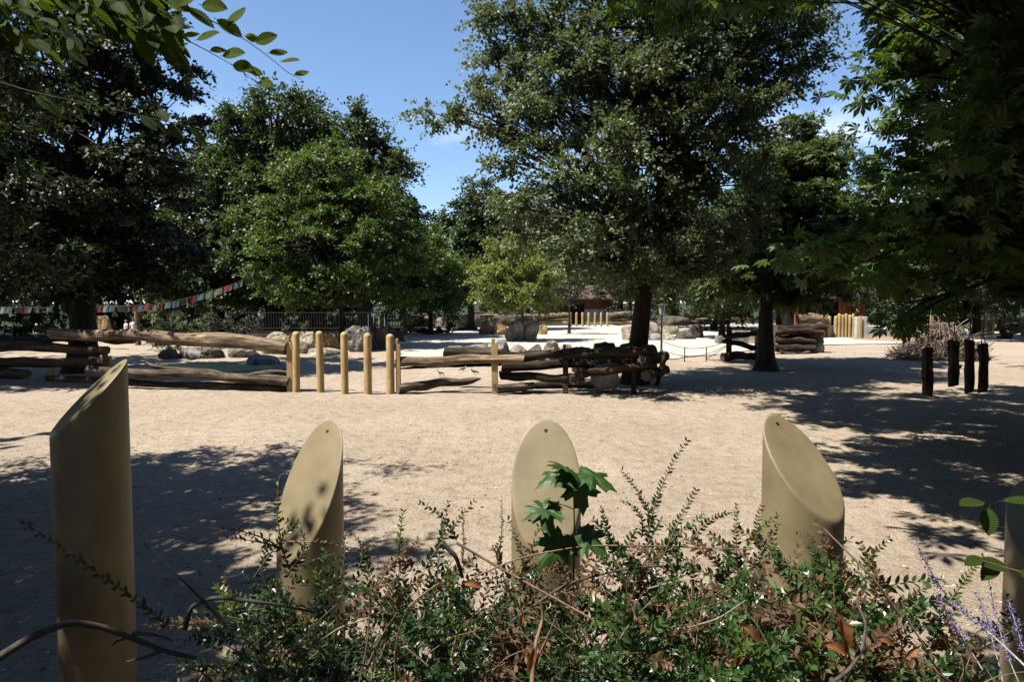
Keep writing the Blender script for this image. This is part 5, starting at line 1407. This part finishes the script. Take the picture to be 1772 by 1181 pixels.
# ------------------------------------------------------------------ hedge
def leaf6():
    V = np.array([[0, 0, 0], [.21, .25, .03], [.21, .62, .02], [0, 1, -.05], [-.21, .62, .02], [-.21, .25, .03]])
    return V, [[0, 1, 2, 3], [0, 3, 4, 5]]
LEAF_SHAPES['oval'] = leaf6()
def top_z(px):
    xs_ = [150, 260, 340, 430, 520, 620, 760, 880, 960, 1080, 1200, 1330, 1420, 1520, 1600, 1700, 1800]
    ys_ = [1250, 1215, 1150, 1060, 1070, 1030, 1030, 1045, 1020, 990, 1000, 1030, 1025, 1050, 1115, 1145, 1160]
    return np.interp(px, xs_, ys_)
def hedge_shrub(label, pxa, pxb, n_tw, seed, dead=0.1, young=0.08, name='shrub', Ya=1.75, Yb=2.75, ls=1.0, lm='lf_priv'):
    rg = np.random.default_rng(seed)
    cx_ = GY((pxa + pxb) / 2, 2.3)
    t = thing(name, (cx_[0], cx_[1], 1.5), label, 'shrub', 'shrubs of the foreground hedge')
    SB = Buf(); LB = Buf(); YB = Buf(); DB = Buf()
    gpos = []; gdir = []; gsz = []; gtone = []; gk = []
    tips = []
    # woody stems
    for k in range(34):
        p0 = np.array([cx_[0] + rg.normal(0, .12), rg.uniform(2.0, 2.5), 1.45])
        px = rg.uniform(pxa - 20, pxb + 20); Yk = rg.uniform(Ya, Yb)
        p2 = W(px, top_z(px) + rg.uniform(0, 120), Yk)
        p1 = (p0 + p2) / 2 + [rg.normal(0, .1), rg.normal(0, .1), .15]
        tube(SB, bez(p0, p1, p2, 10) + rg.normal(0, .006, (10, 3)), np.linspace(.0075, .002, 10) * rg.uniform(.5, 1.1), 5, cap=False)
    for k in range(n_tw):
        px = rg.uniform(pxa, pxb); Yk = rg.uniform(Ya, Yb)
        depth = rg.random() ** 0.8
        p = W(px, top_z(px), 2.3); 
        z = p[2] - depth * 0.62 + rg.normal(0, .03) + 0.05 * (2.3 - Yk)
        x = (px - 886) / FPX * Yk
        nz = mnoise.noise(Vector((x * 5.5, Yk * 5.5, z * 5.5 + seed * 0)))
        if nz < (-0.02 if depth < .45 else -0.14): continue
        ln = rg.uniform(.09, .24) * (1.15 if depth < .25 else .9)
        d = np.array([rg.normal(0, .62), rg.normal(0, .5) - .12, rg.uniform(.1, .95)]); d /= np.linalg.norm(d)
        p0 = np.array([x, Yk, z]); bend = np.array([rg.normal(0, .3), rg.normal(0, .3), -.15])
        P = bez(p0, p0 + d * ln * .5, p0 + d * ln + bend * ln * .4, 6)
        tube(SB, P, np.linspace(.0019, .0008, 6), 3, cap=False)
        nl = int(ln / .0135)
        f = (np.arange(nl) + .5) / nl
        pp = np.stack([np.interp(f, np.linspace(0, 1, 6), P[:, c]) for c in range(3)], -1)
        ax = P[-1] - P[0]; ax /= np.linalg.norm(ax)
        sd = np.cross(ax, rg.normal(0, 1, 3)); sd /= np.linalg.norm(sd); sd2 = np.cross(ax, sd)
        kind = 0 if rg.random() > dead + young else (1 if rg.random() < dead / (dead + young) else 2)
        nb = mnoise.noise(Vector((x * 2.1 + 5, Yk * 2.1, z * 2.1)))
        if nb > 0.38: kind = 1
        py_ = 522 + (3.2 - z) / Yk * FPX
        for (qx, qy, qr) in ((1400, 965, 75), (960, 1015, 75), (800, 985, 55), (1200, 985, 70), (1570, 1060, 70), (1330, 1010, 60), (520, 960, 50), (1080, 1040, 60), (1480, 1130, 70), (920, 1110, 50)):
            if (px - qx) ** 2 + ((py_ - qy) * 1.5) ** 2 < qr * qr and rg.random() < .55: kind = 1
        for m_ in range(nl):
            for sg in (-1, 1):
                a = sd if m_ % 2 == 0 else sd2
                gpos.append(pp[m_] + a * sg * .001); gdir.append(a * sg + ax * .75 + rg.normal(0, .15, 3)); gsz.append(ls * (.016 + .012 * sin(pi * min(1, .25 + f[m_] * .75))) * rg.uniform(.8, 1.3)); gtone.append(np.clip(rg.normal(.45, .22), 0, 1)); gk.append(kind)
    gpos = np.array(gpos); gdir = np.array(gdir); gsz = np.array(gsz); gtone = np.array(gtone); gk = np.array(gk)
    for kk, B_ in ((0, LB), (2, YB), (1, DB)):
        m_ = gk == kk
        if m_.sum(): put_leaves(B_, gpos[m_], gdir[m_], gsz[m_], 'oval', .6, .5, gtone[m_], rg)
    SB.build('stems', M['twig'], t, smooth=True)
    if LB.n: o = LB.build('foliage', M[lm], t, kind='stuff')
    if YB.n: o = YB.build('young_foliage', M['lf_young'], t, kind='stuff')
    if DB.n: o = DB.build('dead_foliage', M['lf_dead'], t, kind='stuff')
    return t
h1 = hedge_shrub('sparse dark shrub at the lower left, next to the second thick post', 300, 480, 320, 301, dead=.06)
h2 = hedge_shrub('dark small-leaved shrub in front of the second thick post', 440, 700, 800, 302, dead=.06)
h3 = hedge_shrub('small-leaved shrub with brown dead sprays left of the centre post', 680, 900, 650, 303, dead=.10)
h4 = hedge_shrub('small-leaved shrub under the maple seedling', 880, 1120, 750, 304, dead=.10)
h5 = hedge_shrub('upright sprigged shrub between centre post and right-facing post', 1090, 1330, 800, 305, ls=1.1, lm='lf_gloss_lit', dead=.06)
h6 = hedge_shrub('glossy green shrub with dry twigs below the right-facing post', 1310, 1560, 760, 306, dead=.13, young=.16, ls=1.3, lm='lf_gloss_lit')
h7 = hedge_shrub('shaded shrub at the lower right corner behind the violet flowers', 1540, 1800, 560, 307, ls=1.2, dead=.14)

# prominent sprigs: leaves as single parts
def oval_mesh(m):
    V, Q = leaf6(); b = Buf(); b.add(V, Q, tone=np.array([.4, .6])); tube(b, [(0, -.12, 0), (0, .0, 0.0)], .02, 3)
    return b.mesh('leaf', M[m])
OV = [oval_mesh('lf_priv'), oval_mesh('lf_young'), oval_mesh('lf_dead')]
sprigs = [  # parent, start, bend, tip, depth, kind, leaf length px
 (h5, (1122, 925), (1135, 840), (1188, 764), 2.15, 0, 13), (h5, (1150, 960), (1170, 905), (1204, 850), 2.1, 0, 13), (h5, (1130, 915), (1118, 860), (1076, 815), 2.25, 0, 12), (h5, (1110, 930), (1120, 880), (1075, 868), 2.2, 0, 11),
 (h5, (1278, 985), (1270, 930), (1276, 876), 2.2, 0, 13), (h5, (1200, 930), (1235, 885), (1275, 888), 2.3, 0, 12), (h5, (1320, 960), (1300, 920), (1318, 878), 2.2, 0, 12), (h5, (1300, 980), (1330, 940), (1345, 910), 2.1, 0, 12),
 (h3, (735, 985), (770, 925), (820, 869), 2.15, 0, 14), (h3, (790, 935), (770, 890), (728, 872), 2.2, 0, 14), (h3, (690, 960), (692, 920), (698, 886), 2.1, 1, 14), (h3, (760, 960), (765, 930), (776, 870), 2.3, 0, 12),
 (h3, (860, 980), (872, 930), (868, 865), 2.2, 2, 8), (h3, (800, 975), (805, 935), (800, 880), 2.2, 2, 8), (h3, (620, 985), (640, 950), (610, 925), 2.2, 0, 13),
 (h2, (500, 985), (470, 900), (484, 826), 2.15, 0, 14), (h2, (500, 990), (560, 930), (492, 900), 2.2, 0, 13), (h2, (590, 1000), (600, 960), (596, 930), 2.2, 0, 13), (h2, (440, 1000), (500, 910), (515, 905), 2.2, 0, 13),
 (h1, (292, 1085), (190, 1000), (42, 908), 1.9, 0, 18), (h2, (480, 945), (430, 915), (368, 915), 2.1, 2, 13), (h2, (500, 955), (450, 935), (380, 930), 2.15, 2, 13), (h2, (500, 938), (560, 938), (600, 948), 2.1, 2, 12),
 (h6, (1462, 1010), (1500, 970), (1538, 934), 2.2, 0, 14), (h6, (1440, 990), (1430, 930), (1412, 905), 2.2, 2, 13), (h6, (1470, 1000), (1440, 940), (1380, 925), 2.2, 2, 13), (h6, (1350, 990), (1345, 960), (1335, 925), 2.2, 0, 13),
 (h7, (1640, 1045), (1680, 990), (1700, 965), 2.2, 1, 14), (h7, (1700, 1120), (1760, 1090), (1772, 1080), 2.1, 0, 14),
 (h4, (960, 980), (1000, 935), (1050, 900), 2.2, 0, 12), (h4, (1060, 960), (1050, 910), (1040, 880), 2.2, 0, 12), (h4, (910, 990), (905, 950), (880, 900), 2.2, 0, 12),
]
rg = np.random.default_rng(88)
for par, a, m_, c, Y_, kd, lp in sprigs:
    P = bez(W(*a, Y_), W(*m_, Y_ - .03), W(*c, Y_), 14)
    b = Buf(); tube(b, P, np.linspace(.0028, .0008, 14), 5); b.build('sprig_stem', M['twig'], par, smooth=True)
    ln = np.linalg.norm(np.diff(P, axis=0), axis=1).sum(); lsz = lp / FPX * Y_
    nl = max(4, int(ln / (lsz * .55)))
    sd = None
    for k in range(nl + 1):
        f = (k + .3) / (nl + .3); s = f * 13; i0 = min(int(s), 12); p = P[i0] + (P[i0 + 1] - P[i0]) * (s - i0); ax = P[i0 + 1] - P[i0]; ax = ax / np.linalg.norm(ax)
        view = np.array([0, 1, 0]) if k % 2 == 0 else np.array([.6, .6, .5])
        a_ = np.cross(ax, view); a_ /= np.linalg.norm(a_)
        for sg in (-1, 1):
            if len(par.children) > 290 or (kd == 2 and rg.random() < .3): continue
            put_leaf_obj(par, OV[kd], p, a_ * sg + ax * .8 + rg.normal(0, .15, 3), rg.normal(0, .6, 3) + [0, -.6, .7], lsz * rg.uniform(.75, 1.2) * (1 - .4 * f))

# bare branches, long thin dry stems across the hedge
def bare(label, pts, r0, r1, mt='twig_grey', forks=(), cat='branch', name='bare_branch', group='dry branches over the hedge'):
    P = np.array([W(*p) for p in pts]); m = len(P); Q_ = []
    for s in np.linspace(0, m - 1, m * 6):
        k = min(int(s), m - 2); f = s - k; Q_.append(P[k] * (1 - f) + P[k + 1] * f)
    Q_ = np.array(Q_)
    for _ in range(4): Q_[1:-1] = (Q_[:-2] + 2 * Q_[1:-1] + Q_[2:]) / 4
    b = Buf(); tube(b, Q_, np.linspace(r0, r1, len(Q_)), 8, rough=.06, seed=len(pts))
    for f in forks:
        F = np.array([W(*p) for p in f]); F2 = bez(F[0], F[1], F[2], 8) if len(F) == 3 else F
        tube(b, F2, np.linspace(r1 * 1.1, r1 * .35, len(F2)), 6)
    o = b.build(name, M[mt], loc=P[0], smooth=True); tag(o, label, cat, group); return o
bare('thick dark arched branch curving across the lower left post', [(-20, 1150, 1.7), (60, 1100, 1.75), (120, 1078, 1.8), (175, 1085, 1.85), (240, 1110, 1.9), (290, 1130, 1.9), (340, 1140, 1.95)], .011, .006, forks=[[(225, 1105, 1.9), (205, 1105, 1.88), (195, 1118, 1.86)], [(230, 1098, 1.9), (265, 1095, 1.9), (298, 1110, 1.88)], [(280, 1128, 1.9), (250, 1140, 1.9), (220, 1146, 1.9)]])
bare('grey branch arching left of the second thick post', [(320, 1090, 2.1), (330, 1050, 2.1), (370, 1034, 2.1), (420, 1040, 2.1), (470, 1045, 2.1), (540, 1060, 2.15)], .008, .004, forks=[[(395, 1080, 2.0), (330, 1020, 2.0), (250, 940, 2.0)], [(395, 1090, 2.0), (360, 1050, 2.0), (320, 1010, 2.0)]])
bare('long brown stem sloping down across the centre of the hedge', [(790, 940, 2.1), (850, 975, 2.1), (930, 1020, 2.05), (1030, 1075, 2.0), (1080, 1110, 2.0)], .0045, .0025, 'twig')
bare('long brown stem rising right under the centre post', [(820, 1000, 2.05), (900, 965, 2.05), (1010, 945, 2.1), (1120, 945, 2.1), (1300, 952, 2.1)], .003, .002, 'twig')
bare('short thick grey stub left of the centre post', [(765, 940, 2.1), (790, 965, 2.1), (800, 1000, 2.12)], .008, .006)
bare('grey branch sloping up right of the centre post', [(880, 1080, 2.1), (980, 1010, 2.1), (1080, 985, 2.1), (1150, 980, 2.15)], .005, .003)
bare('pale grey forked branch at the bottom right of centre', [(1430, 1190, 1.7), (1470, 1160, 1.72), (1490, 1130, 1.75), (1500, 1080, 1.8), (1480, 1040, 1.85)], .006, .003, forks=[[(1490, 1130, 1.75), (1475, 1105, 1.75), (1462, 1090, 1.75)]])
bare('grey branch running down behind the glossy shrub', [(1305, 985, 2.15), (1330, 1030, 2.1), (1350, 1070, 2.05), (1360, 1110, 2.0)], .006, .004)
bare('upright dry stems at the bottom centre of the hedge', [(920, 1190, 1.75), (925, 1120, 1.8), (940, 1070, 1.85), (935, 1040, 1.85)], .007, .003, 'twig', forks=[[(930, 1140, 1.8), (950, 1100, 1.8), (965, 1060, 1.8)], [(925, 1120, 1.8), (900, 1090, 1.8), (870, 1075, 1.8)]])
bare('dry stem with dead tip rising from the lower right shrub', [(1560, 1070, 2.1), (1510, 1000, 2.1), (1460, 950, 2.15), (1425, 915, 2.2)], .005, .002, 'twig')
bare('thin grey stem at the lower left of the second shrub', [(620, 1190, 1.9), (635, 1120, 1.95), (640, 1060, 2.0), (640, 1020, 2.0)], .004, .002)

bnum = [(700, 1060, 760, 1010), (1180, 1090, 1290, 1040), (1210, 1150, 1260, 1060), (540, 1120, 640, 1070), (1050, 1150, 1000, 1080), (1330, 1120, 1290, 1060), (1400, 1080, 1470, 1130), (1600, 1120, 1560, 1040), (760, 1170, 700, 1120), (450, 1150, 420, 1080), (1120, 1020, 1220, 1000), (850, 1120, 800, 1070)]
wh = ['left of the centre post foot', 'below the upright sprigs', 'low under the upright sprigs', 'before the second post foot', 'below the maple seedling', 'left of the glossy shrub', 'in the glossy shrub', 'beside the violet flowers', 'near the bottom left of centre', 'in the sparse left shrub', 'right of the maple seedling', 'before the centre post']
for (a, b_, c, d), w_ in zip(bnum, wh):
    Yk = random.uniform(1.8, 2.0)
    bare(f'thin tan dry twig {w_}', [(a, b_, Yk), ((a + c) / 2 + random.uniform(-8, 8), (b_ + d) / 2 + random.uniform(-8, 8), Yk), (c, d, Yk)], .003, .0015, 'stick', name='dry_twig')

# curled dead leaves caught on the hedge
def curl_leaf():
    V = []
    for u in np.linspace(0, 1, 7):
        w = .17 * sin(pi * (u * .94 + .03)) ** .8
        for s_ in (-1, -.4, .4, 1):
            V.append((s_ * w, u, .13 * abs(s_) ** 1.5 + .12 * sin(u * 3)))
    Q = [[r * 4 + c, r * 4 + c + 1, r * 4 + c + 5, r * 4 + c + 4] for r in range(6) for c in range(3)]
    b = Buf(); b.add(V, Q, tone=RNG.random(18)); return b.mesh('dead_leaf', M['lf_rust'], smooth=True)
CL = curl_leaf()
dl = [(1278, 1080, 1312, 1112, 'short curled rust-brown leaf below the upright sprigs'), (1448, 1062, 1458, 1128, 'upright long orange-brown leaf in the glossy shrub'), (1420, 1115, 1466, 1134, 'flat orange-brown leaf lying under the upright one'), (1515, 1105, 1545, 1118, 'crumpled red-brown leaf right in the glossy shrub'),
      (1285, 1100, 1272, 1150, 'narrow brown leaf hanging left of the glossy shrub'), (905, 1060, 900, 1085, 'small orange dead leaf under the centre post'), (1590, 1120, 1565, 1140, 'pinkish grey dead leaf beside the violet flowers'), (800, 1010, 835, 1018, 'small orange leaf on the long brown stem'), (915, 1160, 925, 1120, 'brown dead leaf at the bottom centre')]
for a, b_, c, d, l_ in dl:
    Yk = 1.75; A = W(a, b_, Yk); B = W(c, d, Yk)
    t = bpy.data.objects.new('dead_leaf', CL); COL.objects.link(t)
    dv = Vector(B - A); n_ = Vector((.1, -.7, .6)); s_ = dv.normalized().cross(n_).normalized(); u_ = s_.cross(dv.normalized())
    t.matrix_world = Matrix(((s_.x, dv.normalized().x, u_.x, A[0]), (s_.y, dv.normalized().y, u_.y, A[1]), (s_.z, dv.normalized().z, u_.z, A[2]), (0, 0, 0, 1))) @ Matrix.Scale(dv.length, 4)
    tag(t, l_, 'leaf', 'dead leaves on the hedge')

# ------------------------------------------------------------------ maple seedling
def maple_leaf(seed):
    rr = np.random.default_rng(seed)
    # outline of a five-lobed toothed leaf, base at origin, tip towards +y
    half = [(0.02, 0), (.10, -.08), (.26, -.12), (.22, -.02), (.40, .02), (.55, -.02), (.50, .10), (.62, .16), (.46, .24), (.34, .30), (.42, .38), (.56, .50), (.44, .52), (.42, .62), (.30, .56), (.20, .52), (.18, .66), (.20, .80), (.10, .82), (.0, 1.02)]
    pts = [(x, y) for x, y in half] + [(-x, y) for x, y in reversed(half[:-1])]
    c = (0, .33)
    V = [(c[0], c[1], 0)]
    for x, y in pts:
        x += rr.normal(0, .012); y += rr.normal(0, .012)
        V.append((x, y, 0))
    mid = [((x + c[0]) / 2, (y + c[1]) / 2, 0) for x, y, _ in V[1:]]
    n = len(pts)
    V = V + mid
    V = np.array(V, float)
    ph = rr.uniform(0, 6)
    rad = np.hypot(V[:, 0], V[:, 1] - .33); an = np.arctan2(V[:, 0], V[:, 1] - .33)
    V[:, 2] = -0.42 * rad ** 1.6 + .05 * np.cos(an * 5) * rad * 2 + .02 * np.sin(an * 3 + ph)
    T = []; Q = []
    for k in range(n):
        k2 = (k + 1) % n
        T.append([0, 1 + n + k2, 1 + n + k]); Q.append([1 + n + k, 1 + n + k2, 1 + k2, 1 + k])
    b = Buf(); b.add(V, Q, T, tone=.5)
    return b.mesh('leaf', M['lf_map'])
ML = [maple_leaf(k) for k in range(3)]
ms_ = thing('maple_seedling', W(990, 1010, 2.15), 'maple seedling with broad lobed leaves in front of the camera-facing post', 'seedling')
b = Buf(); st = bez(W(992, 1010, 2.15), W(996, 930, 2.15), W(992, 845, 2.15), 10); tube(b, st, np.linspace(.003, .0018, 10), 6)
mls = [((1000, 822), (1012, 890), .125, (.15, -.85, .45), 0), ((983, 812), (905, 846), .125, (.15, -.12, 1), 1), ((1006, 812), (1068, 842), .13, (-.2, -.1, 1), 2), ((990, 812), (960, 800), .10, (0, -.2, 1), 0),
       ((962, 874), (888, 896), .12, (.1, .02, 1), 1), ((940, 868), (950, 910), .085, (.2, -.85, .4), 2), ((975, 925), (940, 975), .13, (.1, -.75, .6), 0), ((1000, 920), (1050, 955), .12, (-.1, -.5, .8), 1)]
for (a, c, sz, n_, k) in mls:
    A = W(*a, 2.13); C_ = W(*c, 2.08); d = C_ - A
    put_leaf_obj(ms_, ML[k], A, d, n_, sz if sz > .1 else .11)
    # leaf stalk back to the stem
    j = st[int(np.argmin(np.abs(st[:, 2] - A[2] + .02)))]; tube(b, bez(j, (j + A) / 2 + [0, 0, .01], A, 5), .0011, 4)
b.build('stem', M['lf_map'], ms_, smooth=True)

# larger leafy shoot at the right edge
ws = thing('maple_seedling', W(1780, 1010, 1.95), 'pointed green leaves of a shoot reaching in from the right edge', 'seedling')
b = Buf(); st = bez(W(1800, 1000, 1.95), W(1745, 985, 1.95), W(1690, 968, 1.95), 8); tube(b, st, np.linspace(.003, .0012, 8), 5); b.build('stem', M['twig'], ws, smooth=True)
for a, c, sz in (((1745, 985), (1665, 960), .075), ((1700, 968), (1670, 975), .05), ((1760, 990), (1790, 1000), .08), ((1730, 975), (1700, 1000), .06)):
    A = W(*a, 1.95); C_ = W(*c, 1.93); put_leaf_obj(ws, HD[1], A, C_ - A, (0, -.5, 1), sz * 1.3)
for a, c, sz in (((1700, 870), (1655, 868), .08), ((1735, 868), (1785, 866), .09), ((1712, 880), (1710, 925), .07)):
    A = W(*a, 1.75); C_ = W(*c, 1.72); put_leaf_obj(ws, HD[2], A, C_ - A, (0, -.2, 1), sz)
# ------------------------------------------------------------------ violet flower spikes
sg = thing('flowering_sage', W(1720, 1190, 1.7), 'violet flower spikes on silvery stems at the lower right', 'flowers')
rg = np.random.default_rng(9)
spk = [((1790, 1170, 1.6), (1700, 1080, 1.7), (1640, 1040, 1.75), .003, (1655, 1010)), ((1660, 1060, 1.8), (1610, 1000, 1.8), (1583, 935, 1.8), .0016, None), ((1735, 1180, 1.7), (1715, 1090, 1.75), (1690, 1030, 1.8), .0018, None),
       ((1790, 1190, 1.65), (1760, 1090, 1.7), (1745, 1040, 1.75), .0018, None), ((1700, 1160, 1.75), (1650, 1080, 1.8), (1622, 1030, 1.8), .0018, None), ((1772, 1200, 1.7), (1730, 1120, 1.75), (1712, 1010, 1.8), .0018, None)]
FB = Buf()
for k, (a, m_, c, r_, _) in enumerate(spk):
    P = bez(W(*a), W(*m_), W(*c), 24)
    b = Buf(); tube(b, P, np.linspace(r_, r_ * .4, 24), 6); b.build('stem', M['stem_pale'], sg, smooth=True)
    f0 = .35 if k else .45
    for s in np.linspace(f0, 1, 20):
        p = P[min(23, int(s * 23))]
        n_ = int(15 * (1.15 - .6 * s))
        pos = p + rg.normal(0, .0055 * (1.3 - .5 * s), (n_, 3))
        put_leaves(FB, pos, rg.normal(0, 1, (n_, 3)), rg.uniform(.004, .008, n_), 'simple', .3, 1, rg.random(n_), rg)
FB.build('blossom', M['petal'], sg, kind='stuff')

print('objects', len(bpy.data.objects), 'polys', sum(len(o.data.polygons) for o in bpy.data.objects if o.type == 'MESH'))
